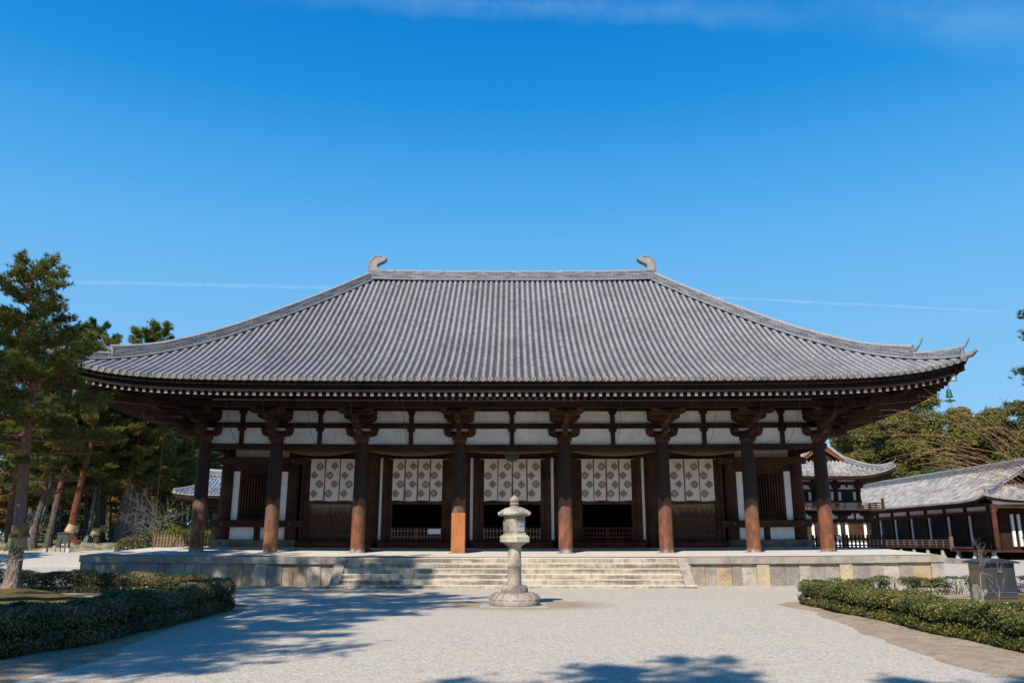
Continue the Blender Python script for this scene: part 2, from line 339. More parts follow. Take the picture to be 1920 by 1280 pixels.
pp = b.pos(); xx = b.math('ABSOLUTE', b.sep(pp)[0]); topw = b.rng(b.math('ADD', b.sep(pp)[2], b.math('MULTIPLY', b.noise(b.scale(pp, (5, 5, .8)), 3, 5, .7), 1.5)), 3.75, 4.3, 0, .8)
b.col(b.mix(topw, c_, (.27, .21, .155))); b.bump(n_, .5, .02)

b = NB('orange_cedar', .7, .3); n_ = b.noise(b.scale(b.pos(), (8, 8, .5)), 4, 5); b.col(b.mix(b.rng(b.noise(b.pos(), 2.5, 3), .5, .7, 0, .3), b.ramp(n_, [(.3, (.26, .085, .028)), (.7, (.44, .165, .058))]), (.16, .05, .02))); b.bump(n_, .2, .01)
def mats(names): return [MATS[n] for n in ([names] if isinstance(names, str) else names)]

# ------------------------------------------------------------------ mesh building
SAGK = .10/(17.3**2)
def sagz(x): return SAGK*x*x
class MB:
    def __init__(s, sag=False): s.v = []; s.f = []; s.m = []; s.uvs = []; s.sm = []; s.sag = sag
    def add(s, vs, fs, m=0, uv=None, sm=False):
        o = len(s.v); s.v += [tuple(p) for p in vs]
        for i, f in enumerate(fs):
            s.f.append(tuple(o+k for k in f)); s.m.append(m); s.sm.append(sm)
            s.uvs.append(uv[i] if uv else None)
    def box(s, x0, x1, y0, y1, z0, z1, m=0, nx=None):
        if x0 > x1: x0, x1 = x1, x0
        if y0 > y1: y0, y1 = y1, y0
        if z0 > z1: z0, z1 = z1, z0
        if nx is None: nx = max(1, int((x1-x0)/2)) if s.sag else 1
        vs = []; fs = []
        for i in range(nx+1):
            x = x0+(x1-x0)*i/nx
            vs += [(x, y0, z0), (x, y1, z0), (x, y1, z1), (x, y0, z1)]
        for i in range(nx):
            a = 4*i; c = a+4
            for j in range(4):
                k = (j+1) % 4; fs.append((a+j, c+j, c+k, a+k))
        fs.append((0, 1, 2, 3)); e = 4*nx; fs.append((e+3, e+2, e+1, e))
        fs = [tuple(reversed(f)) for f in fs]
        s.add(vs, fs, m)
    def obox(s, c, size, M=None, m=0):
        a, b_, d = size[0]/2, size[1]/2, size[2]/2
        vs = [Vector((x*a, y*b_, z*d)) for x in (-1, 1) for y in (-1, 1) for z in (-1, 1)]
        if M is not None: vs = [M @ p for p in vs]
        vs = [p+Vector(c) for p in vs]
        s.add(vs, [(0, 1, 3, 2), (4, 6, 7, 5), (0, 4, 5, 1), (2, 3, 7, 6), (0, 2, 6, 4), (1, 5, 7, 3)], m)
    def beam(s, p0, p1, w, h, m=0, m_end=None):
        p0, p1 = Vector(p0), Vector(p1); d = (p1-p0).normalized()
        side = d.cross(Vector((0, 0, 1))); side = side.normalized() if side.length > 1e-4 else Vector((1, 0, 0)); up = side.cross(d)
        vs = []
        for p in (p0, p1):
            for a, c in ((-1, -1), (1, -1), (1, 1), (-1, 1)): vs.append(p+side*a*w/2+up*c*h/2)
        s.add(vs, [(0, 4, 5, 1), (1, 5, 6, 2), (2, 6, 7, 3), (3, 7, 4, 0)], m)
        s.add(vs[:4], [(0, 1, 2, 3)], m if m_end is None else m_end); s.add(vs[4:], [(3, 2, 1, 0)], m)
    def cone(s, p0, p1, r0, r1, n=12, m=0, sm=True, caps=True):
        s.tube([p0, p1], [r0, r1], n, m, sm, caps)
    def tube(s, pts, rad, n=8, m=0, sm=True, caps=True):
        pts = [Vector(p) for p in pts]; vs = []; prev = None
        for i, p in enumerate(pts):
            d = (pts[min(i+1, len(pts)-1)]-pts[max(i-1, 0)])
            d = d.normalized() if d.length > 1e-6 else Vector((0, 0, 1))
            if prev is None:
                a = d.cross(Vector((0, 0, 1))) if abs(d.z) < .9 else d.cross(Vector((0, 1, 0)))
                a.normalize()
            else:
                a = prev-d*prev.dot(d); a = a.normalized() if a.length > 1e-6 else prev
            prev = a; c = d.cross(a)
            for k in range(n):
                t = 2*PI*k/n; vs.append(p+(a*math.cos(t)+c*math.sin(t))*rad[i])
        fs = []
        for i in range(len(pts)-1):
            for k in range(n):
                fs.append((i*n+k, i*n+(k+1) % n, (i+1)*n+(k+1) % n, (i+1)*n+k))
        s.add(vs, fs, m, sm=sm)
        if caps:
            s.add(vs[:n], [tuple(reversed(range(n)))], m); s.add(vs[-n:], [tuple(range(n))], m)
    def lathe(s, prof, c, n=24, m=0, sm=True, rot=0, sq=None):
        vs = []; c = Vector(c)
        for r, z in prof:
            for k in range(n):
                t = 2*PI*k/n+rot; vs.append(c+Vector((r*math.cos(t), r*math.sin(t), z)))
        fs = []
        for i in range(len(prof)-1):
            for k in range(n): fs.append((i*n+k, i*n+(k+1) % n, (i+1)*n+(k+1) % n, (i+1)*n+k))
        s.add(vs, fs, m, sm=sm)
        s.add(vs[:n], [tuple(reversed(range(n)))], m); s.add(vs[-n:], [tuple(range(n))], m)
    def prism(s, outl, y0, y1, m=0):
        # outline in x,z ; thickness along y
        n = len(outl)
        vs = [(x, y0, z) for x, z in outl]+[(x, y1, z) for x, z in outl]
        fs = [tuple(range(n)), tuple(reversed(range(n, 2*n)))]+[(k, n+k, n+(k+1) % n, (k+1) % n) for k in range(n)]
        s.add(vs, fs, m)
    def build(s, name, mt, parent=None, origin=None, smooth=None):
        v = np.array(s.v, dtype=np.float64).reshape(-1, 3)
        if s.sag: v[:, 2] += SAGK*v[:, 0]**2
        off = np.zeros(3)
        if origin is not None: off = np.array(origin, float)
        elif parent is not None:
            off = np.array(parent.get('_org', (0, 0, 0)), float)
        me = bpy.data.meshes.new(name); me.from_pydata((v-off).tolist(), [], s.f)
        for m_ in mats(mt): me.materials.append(m_)
        me.polygons.foreach_set('material_index', s.m); me.polygons.foreach_set('use_smooth', s.sm)
        if any(u is not None for u in s.uvs):
            uvl = me.uv_layers.new(name='UVMap'); arr = np.zeros((len(me.loops), 2)); i = 0
            for f, u in zip(s.f, s.uvs):
                if u is not None:
                    for k in range(len(f)): arr[i+k] = u[k] if hasattr(u[0], '__len__') else u
                i += len(f)
            uvl.data.foreach_set('uv', arr.ravel())
        me.validate(); me.update()
        o = bpy.data.objects.new(name, me); C.objects.link(o)
        if parent is not None:
            o.parent = parent
            if origin is not None:
                po = np.array(parent.get('_org', (0, 0, 0)), float); o.location = Vector(off-po); o['_org'] = [float(x) for x in off]
            else: o['_org'] = [float(x) for x in off]
        elif origin is not None: o.location = Vector(origin)
        return o
def tag(o, label=None, cat=None, group=None, kind=None):
    if label: o['label'] = label
    if cat: o['category'] = cat
    if group: o['group'] = group
    if kind: o['kind'] = kind
    return o
def thing(name, loc, label, cat, group=None):
    o = bpy.data.objects.new(name, None); C.objects.link(o); o.location = loc; o['_org'] = [float(x) for x in loc]
    o.empty_display_size = .3
    return tag(o, label, cat, group)
def kids(o): return [c for c in bpy.data.objects if c.parent == o]
def dup(o, loc, rz=0, sc=(1, 1, 1), label=None):
    def rec(s, par):
        c = s.copy(); C.objects.link(c); c.parent = par
        for ch in CH.get(s.name, []): rec(ch, c)
        return c
    CH = {}
    for x in bpy.data.objects:
        if x.parent: CH.setdefault(x.parent.name, []).append(x)
    c = rec(o, None); c.location = loc; c.rotation_euler = (0, 0, rz); c.scale = sc
    if label: c['label'] = label
    return c
def leaf_mesh(name, P, Q, T, uvx, mat):
    """triangles P,Q,T (N,3) with one random value each"""
    n = len(P); v = np.stack([P, Q, T], 1).reshape(-1, 3)
    me = bpy.data.meshes.new(name); me.vertices.add(3*n); me.vertices.foreach_set('co', v.ravel())
    me.loops.add(3*n); me.loops.foreach_set('vertex_index', np.arange(3*n)); me.polygons.add(n)
    me.polygons.foreach_set('loop_start', np.arange(n)*3); me.polygons.foreach_set('loop_total', np.full(n, 3))
    u = me.uv_layers.new(name='UVMap'); a = np.zeros((3*n, 2)); a[:, 0] = np.repeat(uvx, 3); u.data.foreach_set('uv', a.ravel())
    me.materials.append(MATS[mat]); me.update(); me.validate(); return me
def unit(a): return a/np.maximum(np.linalg.norm(a, axis=1, keepdims=True), 1e-9)
def quad_leaves(rng, C0, nrm, size, jit=.5):
    """each leaf a diamond of two triangles, facing roughly along nrm"""
    n = len(C0); nn = unit(nrm+rng.normal(0, jit, (n, 3))); a = unit(np.cross(nn, rng.normal(0, 1, (n, 3)))); b_ = np.cross(nn, a)
    s = (size*rng.uniform(.6, 1.3, n))[:, None] if np.isscalar(size) else (size*rng.uniform(.7, 1.2, n))[:, None]
    t0, t1 = C0-a*s, C0+a*s; l, r = C0-b_*s*.48+nn*s*.15, C0+b_*s*.48+nn*s*.15
    return np.concatenate([t0, t0]), np.concatenate([l, t1]), np.concatenate([t1, r])
# ------------------------------------------------------------------ ground
rg = random.Random(5)
g = MB(); g.box(-1500, 1500, -400, 3000, -.5, 0); go = g.build('ground', 'gravel'); tag(go, kind='structure')

def mound(name, outline, h, mat, label, cat, seed, n=60, kind='structure', amp=.05, z=-.02, prof=.6):
    """irregular raised bed: grid over the bounding box, height falls to below ground at the outline"""
    rr = np.random.default_rng(seed)
    ol = np.array(outline, float); x0, y0 = ol.min(0)-.3; x1, y1 = ol.max(0)+.3
    nx = ny = n; X, Y = np.meshgrid(np.linspace(x0, x1, nx), np.linspace(y0, y1, ny))
    d = np.full(X.shape, 1e9); ins = np.zeros(X.shape, bool)
    for i in range(len(ol)):
        a, b_ = ol[i], ol[(i+1) % len(ol)]; e = b_-a; t = np.clip(((X-a[0])*e[0]+(Y-a[1])*e[1])/(e@e), 0, 1)
        d = np.minimum(d, np.hypot(X-a[0]-t*e[0], Y-a[1]-t*e[1]))
        c = ((a[1] > Y) != (b_[1] > Y)) & (X < (b_[0]-a[0])*(Y-a[1])/((b_[1]-a[1]) or 1e-9)+a[0]); ins ^= c
    sd = np.where(ins, d, -d)
    ph = rr.uniform(0, 6, 12); w = sum(np.sin(X*k*1.3+ph[i])*np.cos(Y*k*1.1+ph[i+6])/k for i, k in enumerate((.7, 1.3, 2.4, 4.1, 7.3, 11)))
    Z = h*(1-np.exp(-np.maximum(sd+w*.12, 0)/prof))+amp*w*np.clip(sd/prof, 0, 1) + np.where(sd+w*.12 < 0, (sd+w*.12)*.3, 0)+.012
    Z = np.where(sd+w*.12 < 0, np.minimum(Z, -.01), Z)
    m = MB(); vs = np.stack([X, Y, Z+z*0], -1).reshape(-1, 3)
    fs = []
    for j in range(ny-1):
        for i in range(nx-1):
            k = j*nx+i; q = (k, k+1, k+nx+1, k+nx)
            if max(Z.ravel()[list(q)]) > -.02: fs.append(q)
    m.add(vs.tolist(), fs, 0, sm=True)
    o = m.build(name, mat); tag(o, label, cat, kind=kind); return o
# soil strips and mossy beds inside the hedges
mound('soil_bed', [(-7.0, 23.3), (-7.15, 21), (-7.15, 18), (-6.7, 15.5), (-6.45, 13.5), (-6.5, 11.5), (-6.7, 7), (-30, 7), (-30, 32.5), (-21, 31.2), (-13, 29.0), (-9.3, 26.0)], .05, 'soil_strip', None, None, 3, 110, amp=.02)
mound('soil_bed', [(7.5, 24.3), (7.7, 22), (7.35, 20), (7.0, 17.5), (6.75, 15), (6.6, 13), (6.6, 11), (6.7, 7), (30, 7), (30, 30), (17, 29.4), (10.4, 27.4)], .05, 'soil_strip', None, None, 4, 110, amp=.02)
mound('moss_mound', [(-8.4, 21.6), (-8.5, 18), (-8.6, 14), (-10, 11), (-24, 11), (-27, 29.8), (-19, 29.2), (-14.5, 27.8), (-11.4, 24.6)], .42, 'moss_soil', None, None, 8, 90, amp=.07, prof=1.6)
mound('moss_bed', [(9.2, 23.6), (9.2, 20), (9.2, 15), (10, 11), (28, 11), (28, 28.4), (14, 27)], .16, 'moss_soil', None, None, 9, 90, amp=.04, prof=1.0)
mound('gravel_slope', [(-19, 60), (-28, 57), (-50, 57), (-110, 58), (-110, 140), (-16, 140), (-15, 66)], .95, 'gravel', None, None, 13, 100, amp=.02, prof=5)
mound('tree_bank', [(-22, 74), (-27, 70.5), (-33, 71), (-38, 69), (-46, 70), (-60, 69), (-105, 70), (-105, 136), (-18, 136), (-18, 80)], 1.45, 'bank_soil', None, None, 12, 150, amp=.16, prof=1.3)

# ------------------------------------------------------------------ stone podium
FY, RY, PX = 33.6, 55.2, 17.34      # front edge, back edge, half width
COLX = [n*.2973 for n in (-47, -36, -23, -8, 8, 23, 36, 47)]
CY, IY = 37.0, 40.27                # front column row, inner wall row
FZ = 1.22                           # floor at the front columns
pod = thing('stone_podium', (0, 44, 0), 'broad granite podium under the great hall, speckled coping over upright stone slabs', 'podium')
def floor_z(y): return 1.095+(min(y, 40.6)-FY)*.036
m = MB(True)
xs = np.linspace(-PX, PX, 37)
rows = [FY+.5, 35.2, 37, 38.6, 40.6, RY]
vs = [(x, y, floor_z(y)) for y in rows for x in xs]
m.add(vs, [(j*37+i, j*37+i+1, (j+1)*37+i+1, (j+1)*37+i) for j in range(len(rows)-1) for i in range(36)])
m.build('paving', 'stone_pave', pod)
m = MB(True); m.box(-PX+.16, PX-.16, FY+.3, RY-.3, 0, .8, nx=16); m.build('core', 'stone_kerb', pod)
def coping(xa, xb):
    x = xa
    while x < xb-.01:
        w = min(rg.uniform(1.5, 2.3), xb-x)
        if xb-(x+w) < .5: w = xb-x
        m = MB(True); m.box(x+.004, x+w-.004, FY, FY+.55, .83+rg.uniform(-.004, .004), 1.095+rg.uniform(-.004, .004))
        m.build('coping_stone', 'stone_coping', pod); x += w
coping(-PX, -6.98); coping(6.98, PX)
for sgn in (-1, 1):
    y = FY+.55
    while y < RY-.1:
        w = min(2.2, RY-y); m = MB(True); m.box(sgn*PX, sgn*(PX-.5), y+.004, y+w-.004, .83, 1.10+(.036*(min(y, 40.6)-FY)))
        m.build('coping_stone', 'stone_coping', pod)
        m = MB(True); m.box(sgn*(PX-.10), sgn*(PX-.3), y+.004, y+w-.004, 0, .827); m.build('facing_stone', 'stone_facing', pod); y += w
m = MB(True); m.box(-PX, PX, RY-.5, RY+.02, 0, 1.30); m.build('rear_wall', 'stone_kerb', pod)
posts = [PX-.05, 13.62, 10.3, 7.15]
def facing(sgn):
    ps = [p for p in posts]
    for i, p in enumerate(ps):
        m = MB(True); m.box(sgn*p, sgn*(p-.50), FY+.05, FY+.3, -.1, .828); m.build('corner_post' if i == 0 else 'stone_post', 'stone_post' if i else 'stone_coping', pod)
        nxt = ps[i+1] if i+1 < len(ps) else None
        if nxt is None: break
        a, b_ = nxt, p-.50; k = 5; ed = sorted([a, b_]+[a+(b_-a)*(j+rg.uniform(-.13, .13))/k for j in range(1, k)])
        for j in range(len(ed)-1):
            m = MB(True); m.box(sgn*(ed[j]+.007), sgn*(ed[j+1]-.007), FY+.12+rg.uniform(-.018, .018), FY+.3, -.1, .828); m.build('facing_stone', 'stone_facing', pod)
facing(-1); facing(1)
for sgn in (-1, 1):
    m = MB(); m.box(sgn*7.1, sgn*PX, FY-.62, FY-.5, -.1, .025); m.build('drain_kerb', 'stone_kerb', pod)
    m = MB(); m.box(sgn*7.1, sgn*(PX+.1), FY-.497, FY+.1, -.1, .012); m.build('drain_gravel', 'gravel', pod)
# steps: every riser its own course of stones
def step_block(m, x0, x1, y0, y1, z0, z1, c=.034):
    o = [(y0, z0), (y1, z0), (y1, z1), (y0+c*1.3, z1), (y0+c*.4, z1-c*.35), (y0, z1-c)]; n = 6
    m.add([(x0, y, z) for y, z in o]+[(x1, y, z) for y, z in o], [tuple(reversed(range(n))), tuple(range(n, 2*n))]+[(k, (k+1) % n, n+(k+1) % n, n+k) for k in range(n)])
stz = [(1.095, .892), (.892, .70), (.70, .505), (.505, .315), (.315, .118)]
for k, (zt, zb) in enumerate(stz):
    y = FY-.3*k; x = -6.6; 
    st = None
    while x < 6.59:
        w = min(rg.uniform(1.1, 2.6), 6.6-x)
        if 6.6-(x+w) < .4: w = 6.6-x
        m = MB(); step_block(m, x+.004, x+w-.004, y+rg.uniform(-.006, .006), y+.62, zb-.06 if k < 4 else .0, zt+rg.uniform(-.003, .003)); m.build('step_stone', 'stone_step', pod); x += w
x = -7.05
while x < 7.04:
    w = min(rg.uniform(1.6, 2.4), 7.05-x)
    if 7.05-(x+w) < .5: w = 7.05-x
    m = MB(); step_block(m, x+.004, x+w-.004, FY-1.5, FY-.9, -.1, .118); m.build('base_stone', 'stone_step', pod); x += w
for sgn in (-1, 1):
    m = MB(); o = [(FY+.3, 1.105), (FY-.0, 1.105), (FY-1.44, .118), (FY-1.44, .09), (FY+.3, .09)]
    vs = [(sgn*6.6, y, z) for y, z in o]+[(sgn*6.98, y, z) for y, z in o]; n = 5
    m.add(vs, [tuple(range(n)), tuple(reversed(range(n, 2*n)))]+[(k, n+k, n+(k+1) % n, (k+1) % n) for k in range(n)])
    m.build('cheek_stone', 'stone_coping', pod)

# ------------------------------------------------------------------ generic hip (and gable) tiled roof
class Roof:
    """local u = along the ridge, w = across (positive towards the front); T maps (u,w,z) to the world"""
    def __init__(s, a, b, ug, sg, prof, lift, T): s.a, s.b, s.ug, s.sg, s.T = a, b, ug, sg, T; s.px, s.pz = zip(*prof); s.lift = lift
    def P(s, t):
        # smooth monotone interpolation (Catmull-Rom on the given profile points)
        px, pz = s.px, s.pz; i = min(max(np.searchsorted(px, t)-1, 0), len(px)-2)
        h = px[i+1]-px[i]; q = (t-px[i])/h
        def sl(k):
            if k <= 0: return (pz[1]-pz[0])/(px[1]-px[0])
            if k >= len(px)-1: return (pz[-1]-pz[-2])/(px[-1]-px[-2])
            return (pz[k+1]-pz[k-1])/(px[k+1]-px[k-1])
        m0, m1 = sl(i)*h, sl(i+1)*h
        return (2*q**3-3*q*q+1)*pz[i]+(q**3-2*q*q+q)*m0+(-2*q**3+3*q*q)*pz[i+1]+(q**3-q*q)*m1
    def main(s, u, t, side, dz=0):
        return s.T(u, side*s.a*t, s.P(t)+s.lift(abs(u)/s.b)*t*t+dz)
    def hip_u(s, t): return s.ug+max(0, t-s.sg)/(1-s.sg)*(s.b-s.ug)
    def end(s, w, t, side, dz=0):
        ue = s.hip_u(abs(w)/s.a)
        return s.T(side*s.hip_u(t), w, s.P(t)+s.lift(ue/s.b)*t*t+dz)
    def start_main(s, u): return 0.0 if abs(u) <= s.ug else s.sg+(abs(u)-s.ug)/(s.b-s.ug)*(1-s.sg)
    def start_end(s, w): return max(s.sg, abs(w)/s.a)
def ribs(n_half, pitch): return [(-n_half+i)*pitch for i in range(2*n_half+1)]
def roof_face(R_, fn, start, half, pitch, rr, base, rib, ends, tlen=.34, course=.2, dthick=.028, length=1.0, detail=True, rid=0, nseg=6):
    nr = int(half/pitch); us = ribs(nr, pitch)
    for i, u in enumerate(us):
        s0 = start(u); s1 = 1.0
        L = (s1-s0)*length
        if L < .15: continue
        n = max(2, int(L/tlen)) if detail else max(2, int(L/(tlen*3)))
        # round cover tile run
        prevv = None; vs = []; fs = []; uv = []
        for k in range(n):
            ta, tb = s0+(s1-s0)*k/n, s0+(s1-s0)*(k+1)/n
            bulge = (.0, .012) if detail else (0, 0)
            o = len(vs)
            for t, bl in ((ta, bulge[0]), (tb, bulge[1])):
                for j in range(nseg+1):
                    a = PI*j/nseg; r = rr+bl*.6
                    p = fn(u+r*math.cos(a), t, dz=r*math.sin(a)*1.15+.02); vs.append(p)
            for j in range(nseg): fs.append((o+j, o+j+1, o+nseg+2+j, o+nseg+1+j)); uv.append((i+.5+rid*200, (n-k)+.5))
        rib.add(vs, fs, 0, uv, sm=True)
        if ends is not None:
            # round end tile at the eave
            c = fn(u, 1.0, dz=.025); c2 = fn(u, .99, dz=.025); d = (c-c2).normalized(); d.z *= .15; d.normalize()
            up = Vector((0, 0, 1)); sd_ = d.cross(up).normalized()
            for (r0, r1, off) in ((rr*1.22, rr*1.22, .035),):
                ring = [c+d*off+sd_*math.cos(2*PI*j/12)*r0+up*math.sin(2*PI*j/12)*r0 for j in range(12)]
                rin = [c+d*off+sd_*math.cos(2*PI*j/12)*r0*.68+up*math.sin(2*PI*j/12)*r0*.68 for j in range(12)]
                rin2 = [p-d*.02 for p in rin]; back = [p-d*.08 for p in ring]
                cen = [c+d*(off-.006)+sd_*math.cos(2*PI*j/12)*r0*.34+up*math.sin(2*PI*j/12)*r0*.34 for j in range(12)]
                ends.add(ring+rin+rin2+back+cen, [(j, (j+1) % 12, 12+(j+1) % 12, 12+j) for j in range(12)]+[(12+j, 12+(j+1) % 12, 24+(j+1) % 12, 24+j) for j in range(12)]+[tuple(range(24, 36))]+[(j, 36+j, 36+(j+1) % 12, (j+1) % 12) for j in range(12)]+[tuple(range(48, 60))])
    # pan tiles between the ribs, laid as overlapping courses
    for i in range(-1, len(us)):
        ua = us[i] if i >= 0 else -half; ub = us[i+1] if i+1 < len(us) else half
        sa, sb = start(ua), start(ub)
        if (1-min(sa, sb))*length < .12: continue
        um = (ua+ub)/2; sm_ = start(um)
        n = max(1, int((1-min(sa, sb))*length/course)) if detail else max(1, int((1-min(sa, sb))*length/1.2))
        vs = []; fs = []; uv = []
        for k in range(n):
            o = len(vs)
            for e, lift in ((k/n, 0), ((k+1)/n, dthick if detail else 0)):
                vs += [fn(ua, sa+(1-sa)*e, dz=lift+.03), fn(um, sm_+(1-sm_)*e, dz=lift-.012), fn(ub, sb+(1-sb)*e, dz=lift+.03)]
            fs += [(o, o+1, o+4, o+3), (o+1, o+2, o+5, o+4)]; uv += [(i+.5+rid*200, n-k+.5)]*2
            if detail and True:
                if k+1 < n:
                    e = (k+1)/n; q = len(vs)
                    vs += [fn(ua, sa+(1-sa)*e, dz=.03), fn(um, sm_+(1-sm_)*e, dz=-.012), fn(ub, sb+(1-sb)*e, dz=.03)]
                    fs += [(o+3, o+4, q+1, q), (o+4, o+5, q+2, q+1)]; uv += [(i+.5+rid*200, n-k+.5)]*2
        base.add(vs, fs, 0, uv)
        if ends is not None:
            a, b_, c = fn(ua, 1, dz=.06), fn(um, 1, dz=.02), fn(ub, 1, dz=.06)
            a2, b2, c2 = fn(ua, 1, dz=-.045), fn(um, 1, dz=-.075), fn(ub, 1, dz=-.045)
            dd = (fn(um, 1.0)-fn(um, .99)).normalized(); dd.z = 0; f = dd*.022
            base.add([a+f, b_+f, c+f, a2+f, b2+f, c2+f], [(0, 3, 4, 1), (1, 4, 5, 2)], 0, [(i+.5+rid*200, .5)]*2)
def ridge_band(path, width, h0, mt_side, mt_cap, name, parent, cap_r=.13, hfun=None, taper=1.0):
    """stacked ridge tiles along a path with a round cap row; UV runs along the length"""
    m = MB(); n = len(path); L = 0; ring = []
    for i, p in enumerate(path):
        d = path[min(i+1, n-1)]-path[max(i-1, 0)]; d.z = 0; d.normalize(); sdv = Vector((d.y, -d.x, 0))
        if i: L += (path[i]-path[i-1]).length
        h = h0 if hfun is None else hfun(i/(n-1))
        ring.append((p, sdv, h, L))
    for sg_ in (-1, 1):
        vs = []; fs = []; uv = []
        for p, sv, h, l in ring: vs += [p+sv*sg_*width/2, p+sv*sg_*width*.42+Vector((0, 0, h))]
        for i in range(n-1):
            fs.append((2*i, 2*i+2, 2*i+3, 2*i+1)); a, b_ = ring[i], ring[i+1]
            uv.append([(a[3], 0), (b_[3], 0), (b_[3], b_[2]), (a[3], a[2])])
        m.add(vs, fs, 0, uv)
    m.tube([p+Vector((0, 0, h+cap_r*.35)) for p, sv, h, l in ring], [cap_r]*n, 10, 1)
    for p, sv, h, l in (ring[0], ring[-1]):
        m.add([p-sv*width/2, p+sv*width/2, p+sv*width*.42+Vector((0, 0, h)), p-sv*width*.42+Vector((0, 0, h))], [(0, 1, 2, 3)], 1)
    # light base course and small clips across the cap
    for sg_ in (-1, 1):
        m.tube([p+sv*sg_*(width/2+.02)+Vector((0, 0, .05)) for p, sv, h, l in ring], [.035]*n, 6, 1)
    return m.build(name, [mt_side, mt_cap], parent)
def horn(base, d, size, name, parent, mat='tile_dark'):
    """ridge-end tile: upright plate with a face-like boss, a scroll each side and the long upturned horn above"""
    m = MB(); d = Vector(d); d.z = 0; d.normalize(); s_ = Vector((d.y, -d.x, 0)); up = Vector((0, 0, 1)); b0 = Vector(base)
    o = [(-.42, 0), (-.5, .12), (-.38, .3), (-.34, .62), (-.2, .85), (0, .92), (.2, .85), (.34, .62), (.38, .3), (.5, .12), (.42, 0), (.2, .08), (0, .04), (-.2, .08)]
    n = len(o); vs = [b0+s_*x*size+up*z*size for x, z in o]+[b0+d*.16*size+s_*x*size+up*z*size for x, z in o]
    m.add(vs, [tuple(range(n)), tuple(reversed(range(n, 2*n)))]+[(k, n+k, n+(k+1) % n, (k+1) % n) for k in range(n)])
    m.lathe([(.0, -.0), (.16*size, .02*size), (.17*size, .1*size), (.06*size, .2*size)], b0+d*.2*size+up*.42*size, 8)
    pts = []; rad = []
    for i in range(9):
        q = i/8; pts.append(b0+d*(-.35+1.15*q)*size+up*(.95+.02*q+1.0*q**2.4)*size); rad.append(size*(.17-.10*q))
    m.tube(pts, rad, 10); m.tube([pts[-1], pts[-1]+up*.25*size+d*.02, pts[-1]+up*.45*size-d*.03*size], [.014, .01, .006], 5)
    return m.build(name, mat, parent)

# ------------------------------------------------------------------ the great hall
hall = thing('temple_hall', (0, 44.3, 1.2), 'great wooden temple hall with grey tiled hipped roof and a row of tall columns', 'temple')
RYC, RA, RB, RUG = 44.32, 12.02, 18.62, 8.0
HP = [(0, 16.22), (.175, 14.50), (.373, 12.66), (.548, 11.13), (.736, 9.72), (.873, 8.84), (1, 8.10)]
def hlift(n): return .045*(n*RB/12)**2+.80*n**9
HR = Roof(RA, RB, RUG, 0.0, HP, hlift, lambda u, w, z: Vector((u, RYC-w, z)))
base = MB(); rib = MB(); ends = MB()
roof = None
roof_face(HR, lambda u, t, dz=0: HR.main(u, t, 1, dz), HR.start_main, RB, .2925, .083, base, rib, ends, length=15.0, course=.20)
sidebase = MB(); siderib = MB(); sideend = MB()
for sd_ in (-1, 1):
    roof_face(HR, lambda w, t, dz=0: HR.end(w, t, sd_, dz), HR.start_end, RA, .2925, .083, sidebase, siderib, sideend, length=14.0, course=.4, detail=False, rid=sd_+3, nseg=5)
roof_face(HR, lambda u, t, dz=0: HR.main(u, t, -1, dz), HR.start_main, RB, .2925, .083, sidebase, siderib, sideend, length=15.0, detail=False, rid=6, nseg=4)
roof = base.build('roof', 'pan_tile', hall)
rib.build('cover_tiles', 'tile', roof); ends.build('eave_tiles', 'tile_end', roof)
sidebase.build('side_slopes', 'pan_tile', roof); siderib.build('side_cover_tiles', 'tile', roof); sideend.build('side_eave_tiles', 'tile_end', roof)
# ridge
zr = 16.10
nn_ = 40
pr = [Vector((-8.25+16.5*i/nn_, RYC, zr+.10*abs(2*i/nn_-1)**3)) for i in range(nn_+1)]
ridge_band(pr, .62, .56, 'ridge_tiles', 'tile_grey', 'main_ridge', roof, .11)
def hip(sx, sy, t0, t1, h, w, lift=0.0, tip=0.0):
    P_ = []
    k = 26
    for i in range(k+1):
        t = t0+(t1-t0)*i/k; u = sx*HR.hip_u(t); p = HR.main(u, t, sy); p.z += lift+.02+tip*(i/k)**4; P_.append(p)
    return P_
for sx in (-1, 1):
    for sy in (1, -1):
        ridge_band(hip(sx, sy, 0.0, .868, .5, .5), .44, .42, 'ridge_tiles', 'tile_grey', 'hip_ridge', roof, .10, hfun=lambda q: .44+.10*max(0, q-.85)/.15)
        ridge_band(hip(sx, sy, .868, .985, .3, .4), .36, .26, 'ridge_tiles', 'tile_grey', 'hip_ridge', roof, .09, hfun=lambda q: .24+.16*q)
        p = HR.main(sx*HR.hip_u(.872), .872, sy); horn(p+Vector((0, 0, .02)), (sx, -sy, 0), .44, 'ridge_end_tile', roof)
        p = HR.main(sx*HR.hip_u(.988), .988, sy); horn(p, (sx, -sy, 0), .40, 'ridge_end_tile', roof)
        m = MB(); q0 = HR.main(sx*HR.hip_u(.985), .985, sy)
        m.tube([q0+Vector((sx*.0, 0, .06)), q0+Vector((sx*.28, -sy*.28, .12)), q0+Vector((sx*.42, -sy*.42, .28))], [.12, .11, .07], 10); m.build('corner_tile', 'tile_dark', roof)
